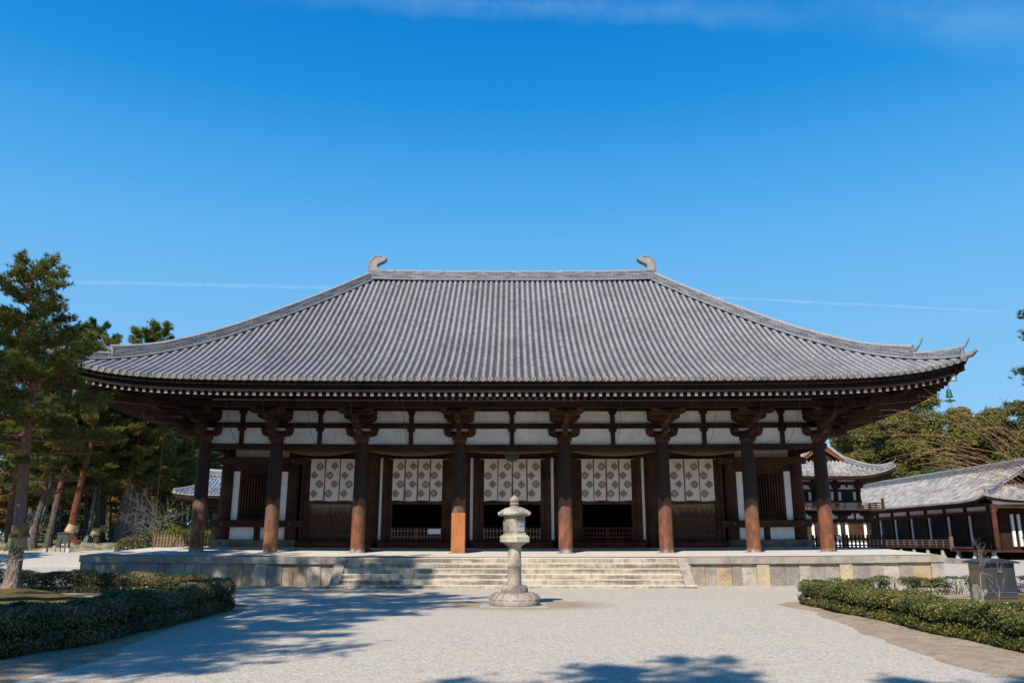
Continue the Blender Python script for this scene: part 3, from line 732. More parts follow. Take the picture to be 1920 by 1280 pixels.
# fish-tail ridge ornaments
so = [(330, 318), (330, 340), (450, 340), (450, 322), (440, 318), (455, 285), (415, 278), (396, 262), (386, 240), (392, 218), (415, 204), (450, 190), (482, 168), (489, 148), (486, 136), (440, 133), (400, 130), (372, 134), (346, 150), (326, 178), (314, 215), (310, 260), (312, 318)]
fin = [(312, 318), (310, 260), (314, 215), (326, 178), (346, 150), (372, 134), (405, 130), (405, 116), (372, 116), (335, 130), (305, 158), (292, 200), (286, 250), (284, 318)]
def shibi(sx):
    def cv(o): return [(sx*(-1)*((x-330)/190.6)+sx*8.05, zr+.60-(z-300)/190.6*1.02) for x, z in o]
    m = MB(); m.prism(cv(so), RYC-.24, RYC+.24)
    f = cv(fin); m.prism(f, RYC-.13, RYC+.13)
    n = 7
    # ribs across the fin and a raised rim line
    for k in range(13):
        a = Vector((0, 0, 0)); i = k/12*(n-1); i0 = int(min(i, n-2)); q = i-i0
        def L(j): return Vector((f[j][0], 0, f[j][1]))
        pin = L(i0).lerp(L(i0+1), q); j = 13-i; j0 = int(math.floor(j)); pout = L(j0).lerp(L(min(j0+1, 13)), j-j0)
        for yy in (RYC-.15, RYC+.15): m.beam(pin+Vector((0, yy, 0)), pout+Vector((0, yy, 0)), .03, .035)
    rim = cv([(312, 318), (310, 260), (314, 215), (326, 178), (346, 150), (372, 134), (440, 133)])
    m.tube([Vector((x, RYC-.25, z)) for x, z in rim], [.025]*len(rim), 6)
    m.tube([Vector((cv([(410, 130)])[0][0], RYC, zr+1.4)), Vector((cv([(410, 130)])[0][0], RYC, zr+1.84))], [.008, .004], 5)
    m.build('ridge_ornament', 'tile_grey', roof)
shibi(-1); shibi(1)

# eaves: boards, flying rafters with white ends, round base rafters
def eave_front(x): return HR.main(x, 1.0, 1)
m = MB(); xs = np.linspace(-RB+.05, RB-.05, 90)
def band(m, yo0, yo1, z0, z1, lim=RB-.05, mi=0):
    for side in (0, 1):
        pts = []
        for x in np.linspace(-lim, lim, 90): p = eave_front(x); pts.append((x, p.y, p.z))
        vs = []
        for x, y, z in pts:
            yy = (y+yo0, y+yo1) if side == 0 else (2*RYC-y-yo0, 2*RYC-y-yo1)
            vs += [(x, yy[0], z+z0), (x, yy[1], z+z0), (x, yy[1], z+z1), (x, yy[0], z+z1)]
        fs = []
        for i in range(89):
            a = 4*i; c = a+4
            for j in range(4): k = (j+1) % 4; fs.append((a+j, a+k, c+k, c+j))
        fs += [(0, 3, 2, 1), (89*4, 89*4+1, 89*4+2, 89*4+3)]
        m.add(vs, fs, mi)
    for sgx in (-1, 1):
        vs = []; n = 60
        for w in np.linspace(-RA+.05, RA-.05, n):
            p = HR.end(w, 1.0, sgx); vs += [(p.x-sgx*yo0, p.y, p.z+z0), (p.x-sgx*yo1, p.y, p.z+z0), (p.x-sgx*yo1, p.y, p.z+z1), (p.x-sgx*yo0, p.y, p.z+z1)]
        fs = []
        for i in range(n-1):
            a = 4*i; c = a+4
            for j in range(4): k = (j+1) % 4; fs.append((a+j, a+k, c+k, c+j))
        m.add(vs, fs, mi)
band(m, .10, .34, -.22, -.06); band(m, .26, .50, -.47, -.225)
m.build('eave_board', 'wood_eave_shade', hall)
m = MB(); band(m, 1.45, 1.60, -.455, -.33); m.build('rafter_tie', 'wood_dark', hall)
# roof underside boarding
m = MB(); nu = 60
def roof_z(x, y):
    tm = min(abs(y-RYC)/RA, 1); te = min(max(0, (abs(x)-RUG)/(RB-RUG)), 1)
    return HR.main(x, tm, 1).z if tm >= te else HR.end((y-RYC), te, 1).z
def soffit(x, t): 
    p = HR.main(x, t, 1); return Vector((x, p.y, p.z))
for side in (1, -1):
    vs = []; X = np.linspace(-RB+.3, RB-.3, nu)
    for x in X:
        e = HR.main(x, 1.0, side)
        for d_, dz in ((.32, -.24), (1.7, -.30), (4.6, .20), (5.6, .40)): vs.append((x, e.y+side*d_, min(e.z+dz, roof_z(x, e.y+side*d_)-.34)))
    m.add(vs, [(4*i+j, 4*i+4+j, 4*i+5+j, 4*i+1+j) for i in range(nu-1) for j in range(3)])
for sx in (-1, 1):
    vs = []; Wd = np.linspace(-RA+.3, RA-.3, 50)
    for w in Wd:
        e = HR.end(w, 1.0, sx)
        for d_, dz in ((.32, -.24), (1.7, -.30), (4.6, .20), (5.6, .40)): vs.append((e.x-sx*d_, e.y, min(e.z+dz, roof_z(e.x-sx*d_, e.y)-.34)))
    m.add(vs, [(4*i+j, 4*i+4+j, 4*i+5+j, 4*i+1+j) for i in range(49) for j in range(3)])
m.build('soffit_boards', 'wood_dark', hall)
raf = []
def rafter_pair(x):
    e = eave_front(x); fan = 0
    if abs(x) > 14.6: fan = (abs(x)-14.6)/(RB-14.6)*math.copysign(1, x)
    fx = fan*1.0
    z = e.z-.55
    a = MB(); a.beam((x, e.y+.36, z), (x-fx*1.1*.9, e.y+2.0, z+.22), .125, .135, 0, 1)
    b_ = MB(); b_.cone((x-fx*1.0, e.y+1.66, z+.03), (x-fx*(1.0+2.9), e.y+4.9, z+.62), .062, .062, 8)
    return a, b_
xsr = [i*.301 for i in range(-60, 61)]
xsr = sorted(xsr, key=lambda x: abs(x)); rest_a, rest_b = MB(), MB()
for i, x in enumerate(xsr):
    if abs(x) > RB-.55: continue
    a, b_ = rafter_pair(x)
    if i < 100:
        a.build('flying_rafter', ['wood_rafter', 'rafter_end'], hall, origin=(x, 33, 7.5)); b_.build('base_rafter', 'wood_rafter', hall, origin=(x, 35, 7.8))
    else:
        for src, dst in ((a, rest_a), (b_, rest_b)):
            o = len(dst.v); dst.v += src.v; dst.f += [tuple(o+k for k in f) for f in src.f]; dst.m += src.m; dst.uvs += src.uvs; dst.sm += src.sm
# side and rear rafters join the rest
for sx in (-1, 1):
    for i in range(-37, 38):
        w = i*.301; e = HR.end(w, 1.0, sx); z = e.z-.55
        lim = RA-abs(w)-.3
        if lim < .8: continue
        rest_a.beam((e.x-sx*.36, e.y, z), (e.x-sx*min(2.0, lim), e.y, z+.22*min(2.0, lim)/2), .125, .135, 0, 1)
        if lim > 2: rest_b.cone((e.x-sx*1.66, e.y, z+.03), (e.x-sx*min(4.9, lim), e.y, z+.03+.59*(min(4.9, lim)-1.66)/3.24), .062, .062, 6)
tag(rest_a.build('flying_rafters', ['wood_rafter', 'rafter_end'], hall), kind='stuff')
tag(rest_b.build('base_rafters', 'wood_rafter', hall), kind='stuff')
# corner beams with pale copper end caps
for sx in (-1, 1):
    for sy in (1, -1):
        e = HR.main(sx*(RB-.1), 1.0, sy); yd = -sy
        p1 = Vector((sx*(RB-.42), e.y-yd*.42, 8.30)); p0 = Vector((sx*13.6, RYC+yd*7.0, 8.05)); dd = (p1-p0).normalized()
        m = MB(); m.beam(p0, p1, .26, .30); cb = m.build('corner_beam', 'wood_beam', hall)
        m = MB(); m.beam(p1-dd*.16, p1+dd*.03, .285, .325); m.build('end_cap', 'copper_pale', cb)
        p1 = Vector((sx*17.15, RYC+yd*10.55, 7.62)); m = MB(); m.beam(p0-Vector((0, 0, .35)), p1, .26, .28); m.build('corner_beam', 'wood_bracket', hall)
        p1 = Vector((sx*16.0, RYC+yd*9.4, 7.12)); m = MB(); m.beam(Vector((sx*13.6, RYC+yd*7.0, 7.55)), p1, .26, .30); m.build('corner_tail', 'wood_bracket', hall)

# columns
def col_mesh(h, r0, r1, c=(0, 0, 0)):
    m = MB(); prof = []
    for i in range(9):
        q = i/8; prof.append((r0+(r1-r0)*q**2.2, h*q))
    m.lathe(prof, c, 28); return m
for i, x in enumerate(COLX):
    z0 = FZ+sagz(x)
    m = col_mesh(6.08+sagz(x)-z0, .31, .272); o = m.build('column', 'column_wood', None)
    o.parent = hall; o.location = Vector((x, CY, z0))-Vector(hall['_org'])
    if i == 3: o['label'] = 'column cased in fresh orange boards at its foot'
    m = MB(True); m.box(x-.42, x+.42, CY-.42, CY+.42, FZ-.2, FZ+.012, nx=1); m.build('base_slab', 'stone_coping', hall)
# square repair casing low on one column
m = MB(True); m.box(COLX[3]-.30, COLX[3]+.30, CY-.33, CY+.3, FZ+.013, 2.95, nx=1)
m.build('column_casing', 'orange_cedar' if 'orange_cedar' in MATS else 'wood_brown', hall)
# tie beams, plaster, struts at the column plane
m = MB(True); m.box(-14.3, 14.3, CY-.13, CY+.13, 5.76, 5.99, nx=20); m.build('head_tie_beam', 'wood_beam', hall)
m = MB(True); m.box(-14.9, 14.9, CY-.10, CY+.10, 6.72, 6.96, nx=20); m.build('wall_beam', 'wood_beam', hall)
m = MB(True); m.box(-14.9, 14.9, CY-.10, CY+.10, 7.52, 7.76, nx=20); m.build('wall_beam', 'wood_beam', hall)
for sx in (-1, 1):
    for (za, zb) in ((5.76, 5.99), (6.72, 6.96), (7.52, 7.76)):
        m = MB(True); m.box(sx*(13.94-.10), sx*(13.94+.10), CY+.15, 51.6, za, zb); m.build('side_beam', 'wood_beam', hall)
    m = MB(True); m.box(sx*13.92, sx*13.97, IY, 51.6, 1.4, 8.6); m.build('side_wall', 'plaster', hall)
    m = MB(True); m.box(sx*13.92, sx*13.97, CY+.12, IY, 5.99, 8.4); m.build('side_wall', 'plaster', hall)
    for y in (IY, 44.34, 48.41, 51.66):
        m = col_mesh(6.1-1.35, .29, .27, (sx*13.94, y, 1.36+.06)); o = m.build('side_column', 'wood_brown', hall, origin=(sx*13.94, y, 1.36+.06))
        if y == IY: pass
    p0 = Vector((sx*13.94, 44.3, 7.4))
# outer purlin carried by the brackets
m = MB(True); m.box(-15.9, 15.9, 35.08, 35.30, 7.40, 7.66, nx=22); m.build('eave_purlin', 'wood_beam', hall)
m = MB(True); m.box(-13.2, 13.2, 35.32, 35.36, 7.60, 8.0, nx=22); m.build('eave_plaster', 'plaster', hall)
for sx in (-1, 1):
    m = MB(True); m.box(sx*15.75, sx*15.95, 35.4, 53.2, 7.40, 7.66); m.build('eave_purlin', 'wood_beam', hall)
# slim ribs of the small ceiling between wall and purlin
m = MB(True)
for x in np.arange(-13.6, 13.7, .42): m.beam((x, CY-.1, 7.70), (x, 35.3, 7.55), .05, .05)
m.build('ceiling_ribs', 'wood_brown', hall)
def arm(m, c, L, h, w, axis='x', y=None):
    """bracket arm: flat top, rounded underside at both ends"""
    o = [(-L/2, h), (L/2, h), (L/2, h*.55), (L/2-h*.30, h*.22), (L/2-h*.95, 0), (-L/2+h*.95, 0), (-L/2+h*.30, h*.22), (-L/2, h*.55)]
    cx_, cy_, cz_ = c
    if axis == 'x': vs = [(cx_+a, cy_-w/2, cz_+b_) for a, b_ in o]+[(cx_+a, cy_+w/2, cz_+b_) for a, b_ in o]
    else: vs = [(cx_-w/2, cy_+a, cz_+b_) for a, b_ in o]+[(cx_+w/2, cy_+a, cz_+b_) for a, b_ in o]
    n = 8; m.add(vs, [tuple(range(n)), tuple(reversed(range(n, 2*n)))]+[(k, n+k, n+(k+1) % n, (k+1) % n) for k in range(n)])
def block(m, c, s, h):
    """bearing block: square top, tapered curved foot"""
    x, y, z = c; t = s*.36; q = s/2
    rings = [(t, 0), (t+.3*(q-t), h*.16), (q, h*.45), (q, h)]
    vs = []
    for r, zz in rings: vs += [(x-r, y-r, z+zz), (x+r, y-r, z+zz), (x+r, y+r, z+zz), (x-r, y+r, z+zz)]
    fs = [(3, 2, 1, 0), (12, 13, 14, 15)]
    for k in range(3):
        for j in range(4): fs.append((4*k+j, 4*k+(j+1) % 4, 4*k+4+(j+1) % 4, 4*k+4+j))
    m.add(vs, fs)
for i, x in enumerate(COLX):
    dz = sagz(x); bs = None
    m = MB(); block(m, (x, CY, 6.02+dz), .66, .40); bs = m.build('bracket_set', 'wood_bracket', hall)
    def part(fn, nm, mt='wood_bracket'):
        q = MB(); fn(q); q.build(nm, mt, bs)
    part(lambda q: arm(q, (x, CY, 6.32+dz), 1.42, .26, .22), 'bracket_arm')
    for ox in (-.56, .56): part(lambda q: block(q, (x+ox, CY, 6.50+dz), .34, .222), 'bearing_block')
    part(lambda q: arm(q, (x, CY-.35, 6.34+dz), 1.5, .24, .20, 'y'), 'bracket_arm')
    part(lambda q: block(q, (x, CY-.93, 6.58+dz), .32, .21), 'bearing_block')
    part(lambda q: arm(q, (x, CY, 6.965+dz), 1.30, .30, .2), 'bracket_arm')
    for ox in (-.5, .5): part(lambda q: block(q, (x+ox, CY, 7.24+dz), .32, .26), 'bearing_block')
    part(lambda q: arm(q, (x, CY-.7, 6.80+dz), 2.3, .24, .20, 'y'), 'bracket_arm')
    part(lambda q: block(q, (x, CY-1.45, 6.86+dz), .30, .2), 'bearing_block')
    part(lambda q: arm(q, (x, CY-.93, 6.985+dz), 1.34, .24, .18), 'bracket_arm')
    for ox in (-.52, 0, .52): part(lambda q: block(q, (x+ox, CY-.93, 7.20+dz), .28, .18), 'bearing_block')
    part(lambda q: q.beam((x, CY+.8, 7.9+dz), (x, 34.82, 6.98+dz), .20, .27), 'tail_rafter')
    part(lambda q: block(q, (x, 35.19, 7.10+dz), .28, .16), 'bearing_block')
    part(lambda q: arm(q, (x, 35.19, 7.12+dz), 1.5, .17, .18), 'bracket_arm')
    for ox in (-.6, .6): part(lambda q: block(q, (x+ox, 35.19, 7.25+dz), .28, .16), 'bearing_block')
    if i in (0, 7):
        sx = -1 if i == 0 else 1
        def diag(q):
            for L_, z in ((1.3, 6.34), (2.4, 6.80)): q.beam((x-sx*.4, CY+.4, z+.12), (x+sx*L_*.72, CY-L_*.72, z+.12), .22, .24)
            block(q, (x+sx*.85, CY-.85, 6.55), .34, .22); block(q, (x+sx*1.6, CY-1.6, 7.0), .34, .22)
        part(diag, 'diagonal_arm')
        def sidearm(q):
            arm(q, (x+sx*.35, CY, 6.34), 1.5, .24, .20); arm(q, (x+sx*.7, CY, 6.80), 2.3, .24, .20); arm(q, (x+sx*.93, CY+.2, 6.985), 1.34, .24, .18, 'y'); block(q, (x+sx*.93, CY, 6.58), .32, .21)
        part(sidearm, 'side_arm')
# intermediate struts and plaster panels
for i in range(7):
    xa, xb = COLX[i], COLX[i+1]; xm = (xa+xb)/2; dz = sagz(xm)
    for (za, zb, hw) in ((5.99, 6.72, .095), (6.96, 7.52, .10)):
        m = MB(); m.box(xm-hw, xm+hw, CY-.1, CY+.09, za+dz-.01, zb+dz-.17)
        bz = zb+dz-.175
        vs = []
        for r, zz in ((hw+.01, 0), (.17, .07), (.175, .175)): vs += [(xm-r, CY-.13, bz+zz), (xm+r, CY-.13, bz+zz), (xm+r, CY+.09, bz+zz), (xm-r, CY+.09, bz+zz)]
        m.add(vs, [(3, 2, 1, 0), (8, 9, 10, 11)]+[(4*k+j, 4*k+(j+1) % 4, 4*k+4+(j+1) % 4, 4*k+4+j) for k in range(2) for j in range(4)])
        m.build('strut', 'wood_beam', hall)
        for (pa, pb) in ((xa+.02, xm), (xm, xb-.02)):
            m = MB(True); m.box(pa, pb, CY+.005, CY+.05, za-.01, zb+.01); m.build('plaster_panel', 'plaster', hall)
m = MB(True); m.box(-13.9, 13.9, CY+.005, CY+.05, 7.72, 8.5, nx=12); m.build('upper_plaster', 'plaster', hall)
# porch ceiling
m = MB(); m.box(-13.9, 13.9, CY+.12, 51.4, 8.5, 8.56); m.build('ceiling', 'wood_dark', hall)

# ---- inner wall
def fl(px_, Y=IY): return xat(px_, Y)
ic = [x for x in COLX]
for x in ic:
    m = col_mesh(7.1-1.38, .30, .275, (x, IY, 1.38)); m.build('inner_column', 'wood_brown', hall, origin=(x, IY, 1.38))
m = MB(True); m.box(-14.2, 14.2, IY-.45, IY+.5, 1.2, 1.405, nx=12); m.build('stone_sill', 'stone_kerb', hall)
m = MB(True); m.box(-14.1, 14.1, IY+.08, IY+.3, 5.65, 8.5, nx=14); m.build('inner_upper_wall', 'plaster', hall)
m = MB(True); m.box(-10.8, 10.8, IY-.06, IY+.07, 5.72, 6.05, nx=14); m.build('inner_lintel', 'wood_brown', hall)
m = MB(True); m.box(-13.9, 13.9, IY-.10, IY+.07, 6.05, 6.30, nx=14); m.build('inner_tie_beam', 'wood_brown', hall)
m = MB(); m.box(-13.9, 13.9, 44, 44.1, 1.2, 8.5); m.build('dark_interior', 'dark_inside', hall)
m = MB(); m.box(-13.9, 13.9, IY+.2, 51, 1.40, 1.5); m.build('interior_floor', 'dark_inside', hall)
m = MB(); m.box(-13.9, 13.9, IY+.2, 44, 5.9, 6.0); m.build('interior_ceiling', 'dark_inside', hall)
m = MB(True); m.box(-13.9, 13.9, 51.3, 51.5, 1.2, 8.5, nx=8); m.build('rear_wall', 'plaster', hall)
def P(name, x0, x1, y0, y1, z0, z1, mt, par=hall, nx=None):
    m = MB(True); m.box(x0, x1, y0, y1, z0, z1, nx=nx); return m.build(name, mt, par)
# end bays with barred windows
for sx in (-1, 1):
    xa, xb = sx*13.94, sx*10.70
    lo, hi = min(xa, xb), max(xa, xb); cxm = (lo+hi)/2
    P('nageshi_beam', lo-.42, hi+.62*(1 if sx < 0 else .25) if sx < 0 else hi+.42, IY-.40, IY-.27, 5.33, 5.66, 'wood_brown') if sx < 0 else P('nageshi_beam', lo-.62, hi+.42, IY-.40, IY-.27, 5.33, 5.66, 'wood_brown')
    P('wall_board', lo+.25, hi-.25, IY-.05, IY+.07, 5.0, 5.7, 'wood_brown')
    wf = P('window_frame', lo+.62, hi-.62, IY-.10, IY+.06, 4.90, 5.02, 'wood_brown')
    P('sill_rail', lo+.62, hi-.62, IY-.12, IY+.06, 2.66, 2.78, 'wood_brown', wf)
    for q in (lo+.62, hi-.74): P('stile', q, q+.12, IY-.09, IY+.05, 2.785, 4.895, 'wood_brown', wf)
    m = MB(True)
    for k in range(13):
        xx = lo+.74+(hi-lo-1.48)*(k+.5)/13; m.box(xx-.035, xx+.035, IY-.06, IY+.01, 2.78, 4.9, nx=1)
    m.build('window_bars', 'wood_brown', wf)
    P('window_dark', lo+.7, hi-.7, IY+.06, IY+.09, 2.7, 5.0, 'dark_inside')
    for q in (lo+.29, hi-.60): P('white_strip', q, q+.31, IY-.04, IY+.06, 2.67, 5.0, 'plaster_white')
    P('sill_beam', lo-.46, hi+.66 if sx < 0 else hi+.46, IY-.42, IY-.27, 2.33, 2.65, 'wood_brown') if sx < 0 else P('sill_beam', lo-.66, hi+.46, IY-.42, IY-.27, 2.33, 2.65, 'wood_brown')
    P('post', cxm-.14, cxm+.14, IY-.12, IY+.05, 1.75, 2.66, 'wood_brown')
    P('white_panel', lo+.27, cxm-.145, IY-.04, IY+.05, 1.76, 2.60, 'plaster_white'); P('white_panel', cxm+.145, hi-.27, IY-.04, IY+.05, 1.76, 2.60, 'plaster_white')
    P('ground_sill', lo-.5, hi+.35 if sx < 0 else hi+.5, IY-.47, IY-.27, 1.41, 1.74, 'wood_grey') if sx < 0 else P('ground_sill', lo-.35, hi+.5, IY-.47, IY-.27, 1.41, 1.74, 'wood_grey')
    P('sill_back', lo, hi, IY-.26, IY+.1, 1.41, 1.75, 'wood_brown')
    for xx in (xa, xb):
        for zz, yy in ((5.49, IY-.40), (2.49, IY-.42), (1.57, IY-.47)):
            m = MB(True); m.cone((xx, yy, zz), (xx, yy-.05, zz), .075, .05, 10); m.build('nail_cover', 'bronze_dark', hall)
# door bays
def jamb(x0, x1, z0=1.75, z1=5.74, y=-.16): return P('door_post', x0, x1, IY+y, IY+.08, z0, z1, 'wood_brown')
def bay(i, half, strip, closed=False):
    xa, xb = COLX[i], COLX[i+1]; c = (xa+xb)/2
    th = P('door_sill', xa+.25, xb-.25, IY-.34, IY-.05, 1.62, 1.78, 'wood_dark')
    P('sill_board', xa+.42, xb-.42, IY-.52, IY-.36, 1.41, 1.66, 'wood_sill')
    P('head_rail', c-half-.02, c+half+.02, IY-.10, IY+.06, 3.46, 3.60, 'wood_sill')
    P('upper_board', c-half-.02, c+half+.02, IY-.02, IY+.06, 3.61, 5.72, 'wood_dark')
    for s_ in (-1, 1):
        a0, a1 = c+s_*half, c+s_*(half+.24); jamb(min(a0, a1), max(a0, a1), y=-.14)
        b0, b1 = c+s_*(half+.245), c+s_*(strip-.005); 
        if abs(b1-b0) > .05: jamb(min(b0, b1), max(b0, b1), y=-.2)
        ed = (xb-c)-.28
        if strip < ed:
            q0, q1 = c+s_*strip, c+s_*(strip+.14)
            if not closed: P('white_strip', min(q0, q1), max(q0, q1), IY-.06, IY+.05, 1.76, 5.70, 'plaster_white')
            q2, q3 = c+s_*(strip+.145), c+s_*(ed+.1)
            if abs(q3-q2) > .04 and abs(q3) != abs(q2): jamb(min(q2, q3), max(q2, q3), y=-.1)
    return c
for i in (2, 4): bay(i, 1.20, 1.72)
bay(3, 1.375, 1.90)
for i in (1, 5):
    c = bay(i, 1.13, 1.52, True)
    for s_ in (-1, 1):
        x0, x1 = (c-1.12, c-.006) if s_ < 0 else (c+.006, c+1.12)
        d = P('door_leaf', x0, x1, IY-.02, IY+.05, 1.79, 3.455, 'door_old')
        for zz in (2.72, 1.98):
            for k in range(5): xx = x0+.14+k*.215; m = MB(True); m.cone((xx, IY-.02, zz), (xx, IY-.065, zz), .045, .022, 9); m.build('boss', 'wood_greyv', d)
# ------------------------------------------------------------------ things on and in the hall
def curtain(cx, w, npan, first, label):
    th = thing('door_curtain', (cx, IY-.20, 5.66), label, 'curtain', 'printed curtains hung in the doorways')
    zt, zb = 5.64, 3.62; y0 = IY-.24; gap = .055; pw = (w-gap*(npan-1))/npan
    rr = random.Random(int(cx*100)+7); ph = rr.uniform(0, 6)
    def wy(x, z): 
        k = (zt-z)/(zt-zb); return y0+.040*math.sin(x*7+ph)*k+.018*math.sin(x*19+ph*2+z)*k - .02*math.sin(k*3)
    def bot(x): return .02*math.sin(x*5+ph)
    m = MB(); m.tube([(cx-w/2-.22, y0, zt+.0), (cx+w/2+.22, y0, zt+.0)], [.016]*2, 8); m.build('curtain_rod', 'straw', th)
    for p in range(npan):
        xa = cx-w/2+p*(pw+gap)
        m = MB(); nx, nz = 10, 16; sk = rr.uniform(-.02, .02); vs = []
        for j in range(nz+1):
            for i in range(nx+1):
                x = xa+pw*i/nx; z = zt+.01-(zt-zb+bot(x))*j/nz; vs.append((x+sk*j/nz, wy(x, z), z))
        m.add(vs, [(j*(nx+1)+i, (j+1)*(nx+1)+i, (j+1)*(nx+1)+i+1, j*(nx+1)+i+1) for j in range(nz) for i in range(nx)], 0, sm=True)
        # stitched line below the hem and printed flower roundels
        m.add([(xa+pw*i/8, wy(xa+pw*i/8, zt-.13)-.004, zt-.125-.01*(k)) for i in range(9) for k in (0, 1)], [(2*i, 2*i+1, 2*i+3, 2*i+2) for i in range(8)], 1)
        def ring(ux, uz, r0, r1, n=10):
            v = []
            for k in range(n):
                a = 2*PI*k/n
                for r in (r0, r1): xx, zz = ux+r*math.cos(a), uz+r*math.sin(a); v.append((xx, wy(xx, zz)-.012, zz))
            m.add(v, [(2*k, (2*k+2) % (2*n), (2*k+3) % (2*n), 2*k+1) for k in range(n)], 1)
        def dot(ux, uz, r, n=8):
            v = [(ux+r*math.cos(2*PI*k/n), wy(ux+r*math.cos(2*PI*k/n), uz)-.012, uz+r*math.sin(2*PI*k/n)) for k in range(n)]; m.add(v, [tuple(range(n))], 1)
        for r_ in range(4):
            uz = zt-.36-r_*.435+rr.uniform(-.012, .012); right = (r_ % 2 == 0)
            ux = xa+(pw*.66 if right else pw*.29)+rr.uniform(-.015, .015)
            if (p+r_+first) % 2 == 0:
                for k in range(8):
                    a = 2*PI*k/8+PI/2; rad = .150 if k % 2 == 0 else .126; ring(ux+rad*math.cos(a), uz+rad*math.sin(a), .016, .045, 8)
                for k in range(8):
                    a = 2*PI*(k+.5)/8; dot(ux+.15*math.cos(a), uz+.15*math.sin(a), .020, 6)
                ring(ux, uz, .072, .090, 16); ring(ux, uz, .022, .045, 10)
                for k in range(8): a = 2*PI*k/8; dot(ux+.1*math.cos(a), uz+.1*math.sin(a), .014, 6)
            else:
                for (dx, dz) in ((0, .155), (0, -.155), (.155, 0), (-.155, 0), (.083, .083), (-.083, .083), (.083, -.083), (-.083, -.083), (0, .066), (0, -.066), (.066, 0), (-.066, 0)):
                    ring(ux+dx, uz+dz, .011, .039, 8)
                for (dx, dz) in ((.11, .045), (.045, .11), (-.11, .045), (-.045, .11), (.11, -.045), (.045, -.11), (-.11, -.045), (-.045, -.11)): dot(ux+dx, uz+dz, .021, 6)
                dot(ux, uz, .03, 8)
        m.build('curtain_panel', ['cloth', 'cloth_print'], th)
        if p < npan-1:
            m = MB(); xt = xa+pw+gap/2
            for k in range(8):
                za, zc = zt-.02-(zt-zb+.04)*k/8, zt-.02-(zt-zb+.04)*(k+1)/8
                m.box(xt-.033+sk*k/8, xt+.033+sk*k/8, y0-.014, y0-.008, zc, za)
            m.build('curtain_tape', 'cloth_tape', th)
bc = [(COLX[i]+COLX[i+1])/2 for i in range(7)]
curtain(bc[1]-.0, 2.14, 3, 0, 'three-panel curtain in the leftmost doorway, over a dark closed door')
curtain(bc[2], 2.42, 4, 0, 'four-panel curtain left of the central doorway, above the fence with the white board')
curtain(bc[3]+.02, 2.75, 4, 1, 'widest four-panel curtain, in the central doorway behind the stone lantern')
curtain(bc[4]-.0, 2.42, 4, 1, 'four-panel curtain right of the central doorway, above the fence with a straight top rail')
curtain(bc[5]-.0, 2.14, 3, 1, 'three-panel curtain in the rightmost doorway, over a weathered closed door')
def low_fence(name, a, b_, z0, h, label, mat, pitch=.14, pk=.055, nrail=2, group=None, post=True, rz=(.22, .72)):
    a, b_ = Vector(a), Vector(b_); L = (b_-a).length; d = (b_-a).normalized(); ang = math.atan2(d.y, d.x)
    th = thing(name, ((a+b_)/2).to_tuple()[:2]+(z0,), label, 'fence', group)
    M = Matrix.Rotation(ang, 3, 'Z')
    m = MB(); n = int(L/pitch); nrm = Vector((d.y, -d.x, 0))
    for k in range(n+1):
        p = a+d*(L*k/n)+nrm*.03; m.obox((p.x, p.y, z0+h/2+.01), (pk, .022, h-.02), M)
    m.build('pickets', mat, th)
    for f in rz:
        m = MB(); c = (a+b_)/2; m.obox((c.x, c.y, z0+h*f), (L, .032, .06), M); m.build('rail', mat, th)
    if post:
        for f in (0.01, .5, .99):
            p = a+d*(L*f)-nrm*.045; m = MB(); m.obox((p.x, p.y, z0+h*.48), (.07, .05, h*.96), M); m.build('post', mat, th)
    return th
low_fence('doorway_fence', (bc[2]-1.18, IY-.30, 0), (bc[2]+1.18, IY-.30, 0), 1.80, .56, 'low slatted fence with a white board hung on it, in the doorway left of centre', 'fence_wood', group='low fences across the open doorways', pitch=.155, pk=.06)
low_fence('doorway_fence', (bc[3]-1.35, IY-.30, 0), (bc[3]+1.35, IY-.30, 0), 1.80, .56, 'low slatted fence in the central doorway, partly behind the stone lantern', 'fence_wood', group='low fences across the open doorways', pitch=.155, pk=.06)
low_fence('doorway_fence', (bc[4]-1.18, IY-.30, 0), (bc[4]+1.18, IY-.30, 0), 1.80, .56, 'low fence with a straight top rail in the open doorway right of centre', 'wood_sill', group='low fences across the open doorways', pitch=.155, pk=.04, rz=(.2, .55, .97))
th = thing('notice_board', (bc[2]+.88, IY-.36, 2.16), 'blank white board hung on the low fence in the doorway left of centre', 'sign')
m = MB(); m.box(bc[2]+.58, bc[2]+1.18, IY-.375, IY-.35, 2.06, 2.30); m.build('panel', 'white_paint', th)
m = MB(); [m.tube([(bc[2]+q, IY-.365, 2.30), (bc[2]+q, IY-.34, 2.40)], [.006, .006], 5) for q in (.68, 1.08)]; m.build('hanger', 'wire', th)
lf = low_fence('picket_fence', (-17.2, 40.2, 0), (-14.35, 40.0, 0), 1.37+.08, .60, 'pale brown picket fence at the left end of the podium, small white notice on it', 'fence_wood', pitch=.155, pk=.075)
rf = low_fence('picket_fence', (14.45, 40.1, 0), (17.2, 38.6, 0), 1.33+.08, .62, 'dark picket fence at the right end of the podium beside the last column', 'fence_dark', pitch=.17, pk=.085)
def notice(x, y, z, label):
    th = thing('small_notice', (x, y, z), label, 'sign'); m = MB(); m.box(x-.12, x+.12, y-.02, y, z, z+.18); m.build('panel', 'lattice_paper', th)
    m = MB()
    for k in range(3): m.box(x-.08, x+.08-.03*(k % 2), y-.024, y-.021, z+.04+.045*k, z+.052+.045*k)
    m.build('lettering', 'wire', th)
notice(-15.35, 40.0, 1.78, 'small white notice fixed to the pale picket fence beside the leftmost column')
notice(15.45, 39.42, 1.80, 'small grey notice fixed to the dark picket fence beside the rightmost column')
